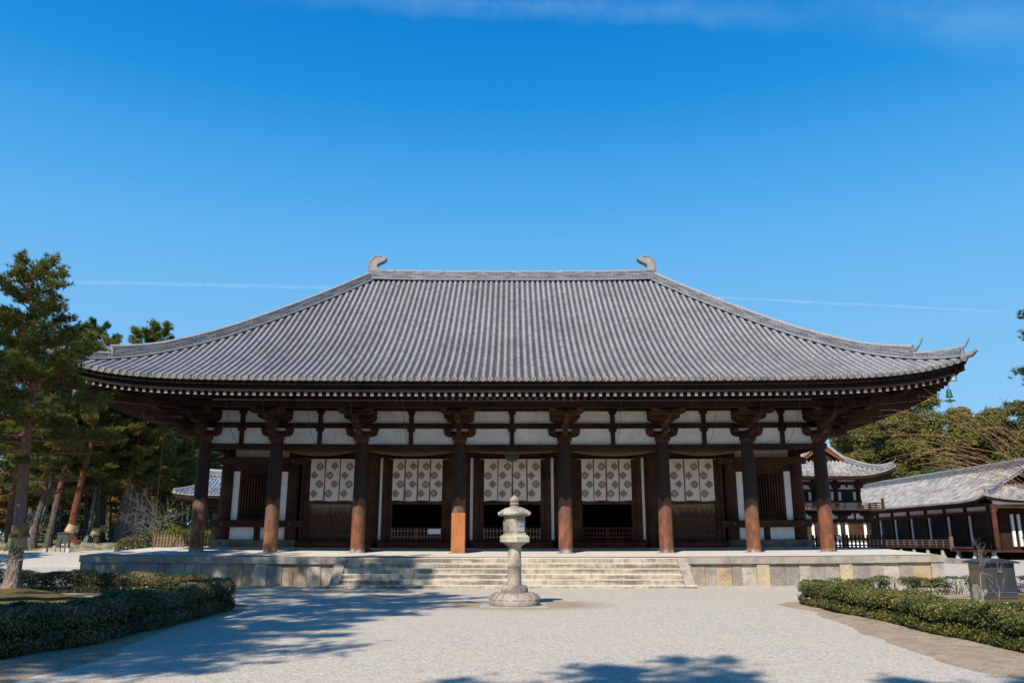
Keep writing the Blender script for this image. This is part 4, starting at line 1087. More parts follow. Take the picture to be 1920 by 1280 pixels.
# gong over the centre
th = thing('hanging_gong', (0, IY-.6, 6.15), 'round dark bronze gong hanging above the central curtain', 'gong')
m = MB(); m.tube([(0, IY-.52, 5.83), (0, IY-.56, 5.83), (0, IY-.66, 5.83), (0, IY-.70, 5.83)], [.30, .37, .37, .28], 24); m.build('gong_body', 'bronze_dark', th)
m = MB(); m.tube([(-.15, IY-.61, 6.15), (-.15, IY-.61, 6.4)], [.012]*2, 5); m.tube([(.15, IY-.61, 6.15), (.15, IY-.61, 6.4)], [.012]*2, 5); m.build('chain', 'wire', th)
# brown netting sagging under the head beam
for i in range(1, 6):
    xa, xb = COLX[i]+.28, COLX[i+1]-.28; lab = ['', 'above the three-panel curtain at the left', 'above the curtain left of centre', 'above the central curtain and gong', 'above the curtain right of centre', 'above the three-panel curtain at the right'][i]
    m = MB(); n = 24; vs = []
    sag = .22 if i != 3 else .11
    for k in range(n+1):
        q = k/n; x = xa+(xb-xa)*q; s_ = sag*4*q*(1-q)
        for j, (yo, zz) in enumerate(((.22, 5.80), (.10, 5.74-s_*.6), (.16, 5.70-s_), (.30, 5.74-s_*.7), (.34, 5.8))): vs.append((x, CY+yo, zz+sagz(x)))
    m.add(vs, [(5*k+j, 5*k+j+1, 5*k+6+j, 5*k+5+j) for k in range(n) for j in range(4)], 0, sm=True)
    o = m.build('bundled_netting', 'net_brown', None); tag(o, 'brown bundled netting sagging under the beam '+lab, 'netting', 'bundles of netting hanging under the head beam')
# thin net cords from the eave to the head beam
cords = [((424, 748), (449, 828), 'left of the second column'), ((493, 748), (515, 826), 'crossing the second column bracket'), ((575, 750), (594, 828), 'between the second and third columns'), ((657, 750), (674, 828), 'crossing the third column bracket'), ((756, 748), (764, 826), 'between the third and fourth columns'), ((1164, 750), (1157, 826), 'between the fifth and sixth columns'), ((1343, 750), (1328, 828), 'between the sixth and seventh columns'), ((1428, 752), (1412, 828), 'crossing the seventh column bracket'), ((1500, 750), (1472, 828), 'between the seventh and last columns'), ((1568, 745), (1538, 828), 'past the last column at the right')]
for (a, b_, lab) in cords:
    A = Vector((xat(a[0], 33.6, 7.6), 33.6, 7.45)); B = Vector((xat(b_[0], 36.8, 6.1), 36.8, 6.03))
    m = MB(); m.tube([A.lerp(B, q)+Vector((0, 0, -.42*4*q*(1-q))) for q in [k/10 for k in range(11)]], [.011]*11, 5)
    tag(m.build('net_cord', 'wire', None), 'thin dark net cord hanging from the eave, '+lab, 'cord', 'cords hanging from the eave')
# wind bells under the corner beams
def wind_bell(x, y, z, label):
    th = thing('wind_bell', (x, y, z), label, 'bell', 'bronze wind bells under the roof corners'); k = .68
    m = MB(); m.lathe([(.03*k, 0), (.08*k, -.02*k), (.135*k, -.09*k), (.15*k, -.2*k), (.165*k, -.38*k), (.19*k, -.47*k), (.20*k, -.52*k), (.17*k, -.52*k)], (x, y, z), 20); m.build('bell_body', 'bronze_green', th)
    m = MB(); m.tube([(x, y, z-.01), (x, y, z+.10), (x+.02, y, z+.14), (x, y, z+.18), (x, y, z+.5)], [.012]*5, 6); m.build('hook', 'wire', th)
    m = MB(); m.tube([(x, y, z-.50*k), (x, y, z-.66*k)], [.008]*2, 5)
    o = [(-.36, -.74), (-.24, -.64), (-.12, -.68), (0, -.60), (.12, -.68), (.24, -.64), (.36, -.74), (.16, -.78), (.05, -.86), (0, -.80), (-.05, -.86), (-.16, -.78)]
    m.prism([(x+a*k, z+c*k) for a, c in o], y-.012, y+.012); m.build('wind_vane', 'bronze_green', th)
wind_bell(17.98, 32.9, 7.82, 'green bronze wind bell hanging under the right corner of the great roof')
wind_bell(-17.98, 32.9, 7.82, 'green bronze wind bell under the left roof corner, behind the near pine')
# tall pole leaning at the left, wooden post, pole stand by the third column
th = thing('thin_pole', (-17.6, 41, 0), 'very thin tall pole rising from the left end of the podium to the eave', 'pole')
m = MB(); m.tube([(xat(286, 39.5, 1.4), 39.5, 1.3), (xat(305, 37.5, 5.9), 37.5, zat(802, 37.5))], [.028, .022], 8); m.build('pole', 'wood_greyv', th)
m = MB(); m.tube([(xat(305, 37.5, 5.9), 37.5, zat(815, 37.5)), (xat(330, 37.5, 5.9), 37.2, zat(811, 37.5))], [.02, .02], 6); m.build('side_arm', 'wood_grey', th)
th = thing('wooden_post', (xat(400, 42), 42, 1.3), 'short grey wooden post beside the left corner of the hall wall', 'post')
m = MB(); X_ = xat(401, 42.0); m.box(X_-.12, X_+.12, 41.9, 42.1, 1.2, zat(965, 42)); m.prism([(X_-.12, zat(965, 42)), (X_+.12, zat(965, 42)), (X_+.06, zat(962, 42)), (X_-.06, zat(962, 42))], 41.9, 42.1); m.build('post', 'wood_greyv', th)
X_ = xat(689, 37.9); th = thing('pole_stand', (X_, 37.9, 1.24), 'thin brown pole standing in a small wooden foot just right of the third column', 'stand')
m = MB(); m.box(X_-.28, X_+.26, 37.75, 38.05, 1.25, 1.37); m.box(X_-.2, X_+.1, 37.8, 38.0, 1.375, 1.6); m.build('foot', 'wood_sill', th)
m = MB(); m.tube([(X_, 37.9, 1.37), (X_+.02, 37.9, 2.72)], [.03, .025], 8); m.build('pole', 'wood_brown', th)
for x0, lab in ((xat(844, 39.4), 'left'), ): pass

# ------------------------------------------------------------------ stone lantern
LX, LY = .07, 23.85
lan = thing('stone_lantern', (LX, LY, 0), 'tall weathered stone lantern with hexagonal roof, standing before the steps on the centre line', 'lantern')
def zc(yz): return EYE+LY*tel(900+yz/4.92)
kx = 1/325.
hexr = R(-90+8)   # a flat face almost square to the path
def LL(prof, name, n=32, rot=0, mt='stone_lantern', cx=LX): 
    m = MB(); m.lathe(prof, (cx, LY, 0), n, 0, n > 8, rot); return m.build(name, mt, lan)
m = MB(); m.box(LX-.95, LX+.9, LY-.8, LY+.8, -.1, .014); m.build('ground_slab', 'stone_kerb', lan)
m = MB()
pr = [(.70, .02), (.72, .06), (.715, .15), (.69, .22), (.62, .30), (.50, .345), (.42, .36)]
m.lathe(pr, (LX, LY, 0), 48)
lb = m.build('lotus_base', 'stone_base', lan)
m = MB()
for k in range(20):
    a = 2*PI*k/20; ca, sa = math.cos(a), math.sin(a); ta = Vector((-sa, ca, 0))
    pts = [(.70, .17), (.665, .26), (.60, .318), (.52, .345)]; vs = []
    for (r, z), hw in zip(pts, (.075, .085, .07, .03)):
        for s_ in (-1, 0, 1): vs.append(Vector((LX, LY, 0))+Vector((ca, sa, 0))*(r+(.032 if s_ == 0 else .008))+ta*s_*hw+Vector((0, 0, z+(.012 if s_ == 0 else .004))))
    m.add(vs, [(3*i+j, 3*i+j+1, 3*i+4+j, 3*i+3+j) for i in range(3) for j in range(2)], 0, sm=True)
m.build('lotus_petals', 'stone_base', lb)
LL([(.375, .35), (.385, .40), (.385, zc(985)-.04), (.35, zc(968)), (.2, zc(966))], 'base_ring', mt='stone_base')
LL([(.195, zc(970)), (.192, zc(800)), (.20, zc(797)), (.20, zc(780)), (.192, zc(777)), (.188, zc(640)), (.196, zc(615)), (.196, zc(600))], 'shaft')
LL([(.20, zc(607)), (.30, zc(590)), (.40, zc(570)), (.40, zc(572)+.01)], 'platform_underside', 6, hexr, 'stone_lantern')
LL([(.43, zc(574)), (.455, zc(566)), (.455, zc(524)), (.41, zc(508)), (.36, zc(503))], 'platform', 6, hexr, 'stone_lantern_moss')
LL([(.345, zc(506)), (.345, zc(484))], 'fire_sill', 6, hexr, 'stone_lantern_moss')
fb = LL([(.322, zc(484)), (.322, zc(335))], 'fire_box', 6, hexr)
ap = .322*math.cos(PI/6)
for k in range(6):
    a = hexr+PI/6+k*PI/3; M = Matrix.Rotation(a-PI/2, 3, 'Z')
    c = Vector((LX, LY, 0))+Vector((math.cos(a), math.sin(a), 0))*(ap+.004)
    zc0, zc1 = zc(470), zc(368)
    if k in (1, 3): 
        m = MB(); m.obox((c.x, c.y, (zc0+zc1)/2), (.22, .03, zc1-zc0), M); m.build('blank_face', 'stone_lantern', fb)
    elif k % 2 == 0:
        m = MB(); m.obox((c.x, c.y, (zc0+zc1)/2), (.20, .03, zc1-zc0), M); w_ = m.build('window_paper', 'lattice_paper', fb)
        m = MB(); c2 = c+Vector((math.cos(a), math.sin(a), 0))*.02
        for q in (-.1, -.033, .033, .1): p = c2+M @ Vector((q, 0, 0)); m.obox((p.x, p.y, (zc0+zc1)/2), (.016, .02, zc1-zc0), M)
        for q in (0, .5, 1): m.obox((c2.x, c2.y, zc0+(zc1-zc0)*q), (.215, .022, .018), M)
        m.build('window_lattice', 'stone_base', w_)
    else:
        m = MB(); m.obox((c.x, c.y, (zc0+zc1)/2), (.235, .012, zc1-zc0+.06), M); m.build('plain_face', 'stone_lantern', fb)
# roof: hexagonal, domed, ribs rising into scrolls at the corners
m = MB(); n = 36; prof = [(.0, zc(330)), (.30, zc(332)), (.40, zc(328)), (.43, zc(318)), (.435, zc(302)), (.40, zc(290)), (.33, zc(277)), (.26, zc(263)), (.20, zc(255)), (.15, zc(250))]
vs = []
for r, z in prof:
    for k in range(n):
        a = 2*PI*k/n+hexr; h = math.cos(PI/6)/math.cos(((a-hexr) % (PI/3))-PI/6); q = .55+.45*min(1, r/.4)
        vs.append((LX+r*(1+(h/.866*1.0-1)*q)*math.cos(a)*.97, LY+r*(1+(h/.866-1)*q)*math.sin(a)*.97, z))
m.add(vs, [(i*n+k, i*n+(k+1) % n, (i+1)*n+(k+1) % n, (i+1)*n+k) for i in range(len(prof)-1) for k in range(n)], 0, sm=True)
m.add(vs[-n:], [tuple(range(n))]); lr = m.build('lantern_roof', 'stone_lantern', lan)
for k in range(6):
    a = hexr+k*PI/3; d = Vector((math.cos(a), math.sin(a), 0)); b0 = Vector((LX, LY, 0)); m = MB()
    m.tube([b0+d*.15+Vector((0, 0, zc(256))), b0+d*.27+Vector((0, 0, zc(268))), b0+d*.38+Vector((0, 0, zc(288))), b0+d*.44+Vector((0, 0, zc(306)))], [.035, .04, .045, .05], 8)
    s_ = Vector((-d.y, d.x, 0)); c = b0+d*.44+Vector((0, 0, zc(305)))
    m.tube([c-s_*.05, c+s_*.05], [.056, .056], 14); m.build('roof_scroll', 'stone_lantern', lr)
for k in range(24):
    a = hexr+2*PI*(k+.5)/24; d = Vector((math.cos(a), math.sin(a), 0)); b0 = Vector((LX, LY, 0)); m = MB() if k == 0 else m
    m.tube([b0+d*.17+Vector((0, 0, zc(256))), b0+d*.28+Vector((0, 0, zc(272))), b0+d*.385+Vector((0, 0, zc(292)))], [.014, .02, .022], 6)
m.build('roof_ribs', 'stone_lantern', lr)
LL([(.125, zc(252)), (.125, zc(236)), (.10, zc(234))], 'finial_neck'); LL([(.10, zc(236)), (.135, zc(228)), (.135, zc(212)), (.11, zc(206))], 'finial_ring')
m = MB(); m.lathe([(.08, zc(208)), (.118, zc(198)), (.128, zc(184)), (.118, zc(168)), (.085, zc(156)), (.045, zc(148)), (.018, zc(138)), (.003, zc(132))], (LX, LY, 0), 24)
for k in range(8):
    a = 2*PI*k/8; d = Vector((math.cos(a), math.sin(a), 0)); m.tube([Vector((LX, LY, zc(204)))+d*.09, Vector((LX, LY, zc(186)))+d*.127, Vector((LX, LY, zc(164)))+d*.108], [.02, .024, .008], 6)
m.build('finial_jewel', 'stone_lantern', lan)

# ------------------------------------------------------------------ hedges
def hedge(name, path, w, h, seed, mat, label, nleaf, gaps=0.0, hfun=None, group=None, lowk=.95, z0=.0):
    rng = np.random.default_rng(seed); pts = np.array(path, float); seg = np.diff(pts, axis=0); L = np.hypot(seg[:, 0], seg[:, 1]); cum = np.r_[0, np.cumsum(L)]; T = cum[-1]
    def at(s):
        i = np.clip(np.searchsorted(cum, s, side='right')-1, 0, len(seg)-1); f = (s-cum[i])/L[i]; p = pts[i]+seg[i]*f[:, None]; d = seg[i]/L[i][:, None]; return p, d
    th = thing(name, (float(pts[:, 0].mean()), float(pts[:, 1].mean()), 0), label, 'hedge', group); org = np.array(th['_org'])
    # leaves on the skin of a rounded box, with noise on the surface and thinner low down
    n = nleaf; s = rng.uniform(-.1, T+.1, n); s_c = np.clip(s, 0, T); p, d = at(s_c); nrm = np.stack([-d[:, 1], d[:, 0]], 1)
    th_ = rng.uniform(-.30, 1.30, n)*PI        # angle round the section: 0 = right foot, pi = left foot
    ca, sa = np.cos(th_), np.sin(th_)
    ex = np.sign(ca)*np.abs(ca)**.45; ez = np.sign(sa)*np.abs(sa)**.45
    hh = h*(1+.07*np.sin(s*1.9+seed)+.05*np.sin(s*4.7+1))*(1 if hfun is None else hfun(s/T))
    bump = .022*np.sin(s*3.1+th_*2)+.015*np.sin(s*13+th_*7+2)+.012*np.sin(s*29+th_*11)+rng.normal(0, .022, n)
    depth = rng.beta(1, 3.2, n)*.30
    ww = w/2*(1+.08*np.sin(s*2.7))
    lat = ex*(ww+bump-depth); z = z0+(hh-z0)*.5+(ez*(hh-z0)*.5)*(1-depth*1.2)+bump*.5
    z = np.maximum(z, .06+rng.uniform(0, .08, n))
    ends_ = np.clip((np.minimum(s, T-s)+.1)/.35, 0, 1)**.5; lat *= (.55+.45*ends_); 
    low = z < .34; keep = (~low) | (rng.uniform(0, 1, n) < lowk)
    if gaps > 0:
        gv = np.sin(s*2.3+seed*1.7)+.8*np.sin(s*5.3+z*4)+.7*np.sin(s*9.1-z*7+1.3)
        keep &= ~((gv > 2.1-gaps*1.6) & (rng.uniform(0, 1, n) < .85))
    P0 = np.stack([p[:, 0]+nrm[:, 0]*lat, p[:, 1]+nrm[:, 1]*lat, z], 1)
    over = s-s_c; P0[:, :2] += d*over[:, None]
    P0 = P0[keep]; nn = np.stack([nrm[:, 0]*ex, nrm[:, 1]*ex, ez+.25], 1)[keep]
    A, B, Cc = quad_leaves(rng, P0-org, nn, .027, .95); u = np.clip(rng.uniform(0, 1, len(P0))*.75+.25*(.5+.5*np.sin(P0[:, 0]*4.1+P0[:, 1]*3.3+P0[:, 2]*6)), 0, 1); 
    me = leaf_mesh('foliage', A, B, Cc, np.r_[u, u], mat); o = bpy.data.objects.new('foliage', me); C.objects.link(o); o.parent = th
    m = MB(); k = int(T*9)
    for i in range(k):
        s0 = rng.uniform(0, T, 1); pp, dd = at(s0); base = Vector((pp[0, 0]+rng.normal(0, w*.12), pp[0, 1]+rng.normal(0, w*.12), 0))
        for j in range(3):
            tip = base+Vector((rng.normal(0, w*.24), rng.normal(0, w*.24), h*rng.uniform(.6, .95))); mid = base.lerp(tip, .5)+Vector((rng.normal(0, .03), rng.normal(0, .03), 0))
            m.tube([base, mid, tip], [.013, .009, .004], 4)
    m.build('stems', 'bark_dark', th)
    # dark inner twig mass so the hedge is not hollow
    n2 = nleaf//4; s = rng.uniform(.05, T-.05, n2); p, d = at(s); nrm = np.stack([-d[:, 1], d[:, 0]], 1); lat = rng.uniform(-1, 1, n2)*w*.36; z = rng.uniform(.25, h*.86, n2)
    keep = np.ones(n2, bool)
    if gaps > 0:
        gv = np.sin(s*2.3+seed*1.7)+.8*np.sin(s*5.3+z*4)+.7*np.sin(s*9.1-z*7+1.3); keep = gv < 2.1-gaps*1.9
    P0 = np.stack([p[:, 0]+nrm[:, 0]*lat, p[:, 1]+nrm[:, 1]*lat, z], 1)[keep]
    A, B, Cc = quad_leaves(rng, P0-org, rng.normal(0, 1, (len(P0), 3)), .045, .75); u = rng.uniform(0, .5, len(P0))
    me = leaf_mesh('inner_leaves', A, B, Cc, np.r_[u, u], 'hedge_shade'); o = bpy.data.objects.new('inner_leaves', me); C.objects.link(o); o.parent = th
    return th
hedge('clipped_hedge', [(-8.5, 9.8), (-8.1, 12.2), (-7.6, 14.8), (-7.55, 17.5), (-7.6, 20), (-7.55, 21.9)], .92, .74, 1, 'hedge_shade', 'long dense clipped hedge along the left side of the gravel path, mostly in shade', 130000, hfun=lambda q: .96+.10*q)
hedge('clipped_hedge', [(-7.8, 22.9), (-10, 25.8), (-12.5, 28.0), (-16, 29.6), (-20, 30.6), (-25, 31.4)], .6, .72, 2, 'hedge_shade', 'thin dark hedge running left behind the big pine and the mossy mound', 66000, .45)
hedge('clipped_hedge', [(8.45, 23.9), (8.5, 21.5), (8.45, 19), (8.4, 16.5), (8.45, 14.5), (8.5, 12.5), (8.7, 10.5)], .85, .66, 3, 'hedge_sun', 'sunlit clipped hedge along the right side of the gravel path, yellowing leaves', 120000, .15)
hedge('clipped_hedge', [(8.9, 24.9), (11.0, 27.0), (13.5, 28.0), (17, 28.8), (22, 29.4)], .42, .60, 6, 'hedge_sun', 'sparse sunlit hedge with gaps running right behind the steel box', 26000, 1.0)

# ------------------------------------------------------------------ steel box
bx, by = xat(1862, 24.0, .6), 24.0
box_ = thing('steel_box', (bx, by, 0), 'dark steel cabinet with a low pitched lid on a concrete footing, behind the right hedge', 'box')
M = Matrix.Rotation(R(1.5), 3, 'Z')
hw, hd, h0, h1 = .42, .40, .14, 1.15
def bl(x, y, z): p = M @ Vector((x, y, 0)); return Vector((bx+p.x, by+p.y, z))
m = MB(); vs = [bl(-hw, -hd, h0), bl(hw, -hd, h0), bl(hw, hd, h0), bl(-hw, hd, h0), bl(-hw, -hd, h1), bl(hw, -hd, h1), bl(hw, hd, h1), bl(-hw, hd, h1)]
m.add(vs, [(0, 1, 5, 4), (1, 2, 6, 5), (2, 3, 7, 6), (3, 0, 4, 7), (3, 2, 1, 0), (4, 5, 6, 7)]); m.build('cabinet', 'steel_dark', box_)
m = MB(); vs = [bl(-hw-.003, -hd+.02, h0+.02), bl(-hw-.003, hd-.02, h0+.02), bl(-hw-.003, hd-.02, h1-.02), bl(-hw-.003, -hd+.02, h1-.02)]; vs2 = [v+(M @ Vector((-.012, 0, 0))) for v in vs]
m.add(vs2+vs, [(0, 3, 2, 1), (0, 1, 5, 4), (1, 2, 6, 5), (2, 3, 7, 6), (3, 0, 4, 7)]); m.build('side_panel', 'steel', box_)
m = MB(); a = .11
vs = [bl(-hw-a, -hd-a, h1), bl(hw+a, -hd-a, h1), bl(hw+a, hd+a, h1), bl(-hw-a, hd+a, h1), bl(-hw-a, -hd-a, h1+.035), bl(hw+a, -hd-a, h1+.035), bl(hw+a, hd+a, h1+.035), bl(-hw-a, hd+a, h1+.035), bl(0, -hd-a, h1+.13), bl(0, hd+a, h1+.13)]
m.add(vs, [(0, 1, 5, 8, 4), (1, 2, 6, 5), (2, 3, 7, 9, 6), (3, 0, 4, 7), (4, 8, 9, 7), (8, 5, 6, 9), (3, 2, 1, 0)]); m.build('lid', 'steel_dark', box_)
m = MB(); p = bl(-.02, -hd-.03, .93); m.obox(p, (.14, .03, .07), M); m.build('latch', 'steel', box_)
m = MB(); p = bl(0, -hd-.006, .36); m.obox(p, (2*hw, .01, .02), M); p = bl(0, -hd-.006, .24); m.obox(p, (2*hw, .01, .015), M); m.build('trim', 'steel', box_)
m = MB(); m.obox((bx, by, .06), (1.08, 1.0, .18), M); m.build('footing', 'concrete', box_)
# ------------------------------------------------------------------ drum tower at the right
def simple_roof(par, Rf, L, mt_pan, mt_rib, pitch=.29, rr=.085, nseg=4, sides=((1, 1), (1, 1))):
    base, rib, ends = MB(), MB(), MB(); k = 0
    for sd_ in (1, -1):
        k += 1; roof_face(Rf, lambda u, t, dz=0: Rf.main(u, t, sd_, dz), Rf.start_main, Rf.b, pitch, rr, base, rib, ends, length=L, detail=False, rid=k, nseg=nseg, tlen=.13)
    for sd_ in (1, -1):
        k += 1; roof_face(Rf, lambda w, t, dz=0: Rf.end(w, t, sd_, dz), Rf.start_end, Rf.a, pitch, rr, base, rib, ends, length=L, detail=False, rid=k, nseg=nseg, tlen=.13)
    r_ = base.build('roof', mt_pan, par); rib.build('cover_tiles', mt_rib, r_); ends.build('eave_tiles', 'tile_end', r_); return r_
def under_eave(par, Rf, drop=.28, ins=.25, t_in=.62, mt='wood_dark'):
    m = MB()
    for sd_ in (1, -1):
        X = np.linspace(-Rf.b*.985, Rf.b*.985, 30); vs = []
        for u in X:
            a = Rf.main(u, .985, sd_, -.06); b_ = Rf.main(u, .985, sd_, -drop); c = Rf.T(*(lambda q: (u*.7, sd_*Rf.a*t_in, q))(Rf.P(1.0)-drop+.1)); vs += [a, b_, c]
        m.add(vs, [(3*i+j, 3*i+3+j, 3*i+4+j, 3*i+1+j) for i in range(29) for j in range(2)])
        X = np.linspace(-Rf.a*.985, Rf.a*.985, 24); vs = []
        for w in X:
            a = Rf.end(w, .985, sd_, -.06); b_ = Rf.end(w, .985, sd_, -drop); c = Rf.T(sd_*(Rf.b-(1-t_in)*Rf.a), w*.7, Rf.P(1.0)-drop+.1); vs += [a, b_, c]
        m.add(vs, [(3*i+j, 3*i+3+j, 3*i+4+j, 3*i+1+j) for i in range(23) for j in range(2)])
    m.build('eave_underside', mt, par)
tw = thing('drum_tower', (24.3, 67.5, 0), 'two-storey wooden tower with pale tiled hip-and-gable roof and railed balcony, right of the great hall', 'tower')
TX, TY = 24.3, 67.5
def tlift(n): return .75*n**6
TR = Roof(4.75, 5.6, 3.5, .40, [(0, 9.25), (.22, 8.35), (.40, 7.72), (.7, 6.98), (1, 6.50)], tlift, lambda u, w, z: Vector((TX+w, TY+u, z)))
rf_ = simple_roof(tw, TR, 6.0, 'tile_pale', 'tile_pale'); under_eave(tw, TR)
ridge_band([Vector((TX, TY-3.7+7.4*i/8, 9.15)) for i in range(9)], .4, .42, 'ridge_tiles', 'tile_grey', 'main_ridge', rf_)
horn((TX, TY-3.75, 9.1), (0, -1, 0), .5, 'ridge_end_tile', rf_); horn((TX, TY+3.75, 9.1), (0, 1, 0), .5, 'ridge_end_tile', rf_)
for sx in (-1, 1):
    for sy in (-1, 1):
        ridge_band([TR.main(sy*TR.hip_u(t), t, sx, .02) for t in np.linspace(.40, .97, 12)], .3, .26, 'ridge_tiles', 'tile_grey', 'hip_ridge', rf_, .09)
        horn(TR.main(sy*TR.hip_u(.97), .97, sx, .0), (sx, sy, 0), .3, 'ridge_end_tile', rf_)
        # verge of the gable: rolled tiles down the slope
        ridge_band([TR.main(sy*3.5, t, sx, .02) for t in np.linspace(0, .42, 8)], .3, .18, 'ridge_tiles', 'tile_pale', 'verge', rf_, .10)
def gable(R_, cx, yy, sgn, par, mtin='dark_inside', half=.40, z0=7.72, z1=9.2, wid=1.9):
    m = MB(); m.prism([(cx-wid, z0-.05), (cx, z1), (cx+wid, z0-.05)], yy, yy+.06); m.build('gable_wall', 'wood_dark', par)
    m = MB()
    for s_ in (-1, 1): m.prism([(cx, z1+.02), (cx+s_*wid*1.02, z0-.02), (cx+s_*wid*1.02, z0-.22), (cx+s_*wid*.5, z0+.42), (cx, z1-.40)][::s_], yy-.30*sgn, yy-.22*sgn)
    m.build('barge_board', 'gable_red', par)
    m = MB(); m.prism([(cx-.12, z1-.3), (cx+.12, z1-.3), (cx+.26, z1-.62), (cx+.14, z1-.72), (cx+.16, z1-.92), (cx, z1-1.05), (cx-.16, z1-.92), (cx-.14, z1-.72), (cx-.26, z1-.62)], yy-.36*sgn, yy-.31*sgn); m.build('gable_pendant', 'orange_wood', par)
gable(TR, TX, TY-3.3, 1, tw)
def tb(name, x0, x1, y0, y1, z0, z1, mt): m = MB(); m.box(TX+x0, TX+x1, TY+y0, TY+y1, z0, z1); return m.build(name, mt, tw)
tb('upper_wall', -2.6, 2.6, -3.5, 3.5, 4.0, 6.4, 'plaster'); tb('lower_wall', -3.0, 3.0, -3.9, 3.9, .9, 3.98, 'plaster_white')
tb('base', -4.2, 4.2, -5.1, 5.1, 0, .9, 'stone_kerb')
for hw_, yy, z0, z1, n_ in ((2.6, -3.5, 4.0, 6.3, 3), (3.0, -3.9, 1.0, 3.9, 3)):
    for k in range(n_+1):
        x = -hw_+2*hw_*k/n_; m = MB(); m.cone((TX+x, TY+yy, z0), (TX+x, TY+yy, z1), .19, .18, 10); m.build('column', 'wood_dark', tw)
        m = MB(); block(m, (TX+x, TY+yy-.05, z1-.62), .62, .3); arm(m, (TX+x, TY+yy-.2, z1-.34), 1.3, .2, .2); m.build('bracket_set', 'wood_dark', tw)
    for za, zb in (((5.42, 5.6), (5.95, 6.15), (4.6, 4.75)) if z0 > 3 else ((3.05, 3.35), (1.75, 1.92), (3.75, 3.95))): tb('tie_beam', -hw_-.2, hw_+.2, yy-.14, yy-.03, za, zb, 'wood_dark')
    for k in range(n_):
        xa = -hw_+2*hw_*k/n_; xb = -hw_+2*hw_*(k+1)/n_
        if z0 > 3: tb('window_panel', xa+.42, xb-.42, yy-.06, yy-.01, 4.76, 5.41, 'wood_dark')
        else: tb('door_panel', xa+.42, xb-.42, yy-.07, yy-.01, 1.93, 3.04, 'wood_brown')
        m = MB(); m.box(TX+(xa+xb)/2-.06, TX+(xa+xb)/2+.06, TY+yy-.12, TY+yy-.02, z1-.55, z1-.1); m.build('strut', 'wood_dark', tw)
tb('balcony_floor', -3.95, 3.95, -4.9, 4.9, 3.96, 4.08, 'wood_brown')
m = MB()
for (ax, ay, bx_, by_) in ((-3.85, -4.8, 3.85, -4.8), (3.85, -4.8, 3.85, 4.8), (-3.85, -4.8, -3.85, 4.8)):
    A, B = Vector((TX+ax, TY+ay, 0)), Vector((TX+bx_, TY+by_, 0))
    for z in (4.2, 4.36, 4.52): m.beam(A+Vector((0, 0, z)), B+Vector((0, 0, z)), .07, .055)
    for k in range(9): p = A.lerp(B, k/8); m.box(p.x-.04, p.x+.04, p.y-.04, p.y+.04, 4.08, 4.5)
for sx in (-1, 1): m.box(TX+sx*3.85-.08, TX+sx*3.85+.08, TY-4.88, TY-4.72, 4.0, 4.85)
m.build('balcony_rail', 'wood_brown', tw)

# ------------------------------------------------------------------ long gallery hall
gl = thing('long_hall', (41, 80, 0), 'long low wooden hall with pale tiled roof and railed veranda, receding at the far right', 'building')
GX, GY, GB = 41.0, 80.5, 19.0
GR = Roof(5.7, GB, GB-2.6, .5, [(0, 7.62), (.25, 6.72), (.5, 5.92), (.75, 5.22), (1, 4.66)], lambda n: .42*n**14, lambda u, w, z: Vector((GX-w, GY+u, z)))
rf_ = simple_roof(gl, GR, 6.5, 'tile_pale', 'tile_pale', nseg=3); under_eave(gl, GR)
ridge_band([Vector((GX, GY-17+34*i/12, 7.55)) for i in range(13)], .45, .42, 'ridge_tiles', 'tile_grey', 'main_ridge', rf_)
for sx in (-1, 1):
    for sy in (-1, 1):
        ridge_band([GR.main(sy*GR.hip_u(t), t, sx, .02) for t in np.linspace(.5, .97, 10)], .32, .3, 'ridge_tiles', 'tile_grey', 'hip_ridge', rf_)
        horn(GR.main(sy*GR.hip_u(.97), .97, sx, 0), (-sx, sy, 0), .3, 'ridge_end_tile', rf_)
        ridge_band([GR.main(sy*(GB-2.6), t, sx, .02) for t in np.linspace(0, .5, 8)], .3, .2, 'ridge_tiles', 'tile_grey', 'verge', rf_, .10)
def gb(name, x0, x1, y0, y1, z0, z1, mt, par=gl): m = MB(); m.box(x0, x1, y0, y1, z0, z1); return m.build(name, mt, par)
gb('stone_base', 34.2, 48, 60, 99, 0, .38, 'stone_kerb')
gb('core_wall', 37.25, 44.6, 63.5, 97.5, .4, 4.6, 'wood_dark')
gb('frieze', 37.1, 37.24, 63.5, 97.5, 3.98, 4.35, 'plaster'); gb('lintel', 36.95, 37.24, 63.5, 97.5, 3.72, 3.97, 'wood_brown'); gb('top_beam', 36.9, 37.24, 62.2, 97.5, 4.36, 4.6, 'wood_brown')
gb('veranda_floor', 35.0, 37.2, 66.5, 98, 1.12, 1.26, 'wood_brown'); gb('veranda_floor', 34.8, 46, 60.6, 66.45, .92, 1.04, 'wood_brown')
ys = [64.4+3.27*k for k in range(11)]
for k, y in enumerate(ys):
    m = MB(); m.cone((37.05, y, 1.0), (37.05, y, 4.4), .17, .16, 10); m.build('column', 'wood_brown', gl)
    for s_ in (-1, 1):
        if k == 0 and s_ < 0: continue
        gb('white_strip', 37.12, 37.22, y+s_*.30-.11, y+s_*.30+.11, 1.3, 3.7, 'plaster_white')
for (x, y) in ((36.0, 61.9), (39, 61.9), (42, 61.9), (45, 61.9)):
    m = MB(); m.cone((x, y, 1.04), (x, y, 4.4), .19, .18, 10); m.build('column', 'wood_sill', gl)
for x in (38.2, 38.7, 41.2, 41.7): gb('white_strip', x-.1, x+.1, 63.35, 63.48, 1.3, 3.7, 'plaster_white')
gb('front_beam', 35.8, 46, 61.8, 62.0, 4.1, 4.35, 'wood_brown')
gb('front_plaster', 36, 46, 61.86, 61.93, 4.36, 4.66, 'plaster')
rl = MB()
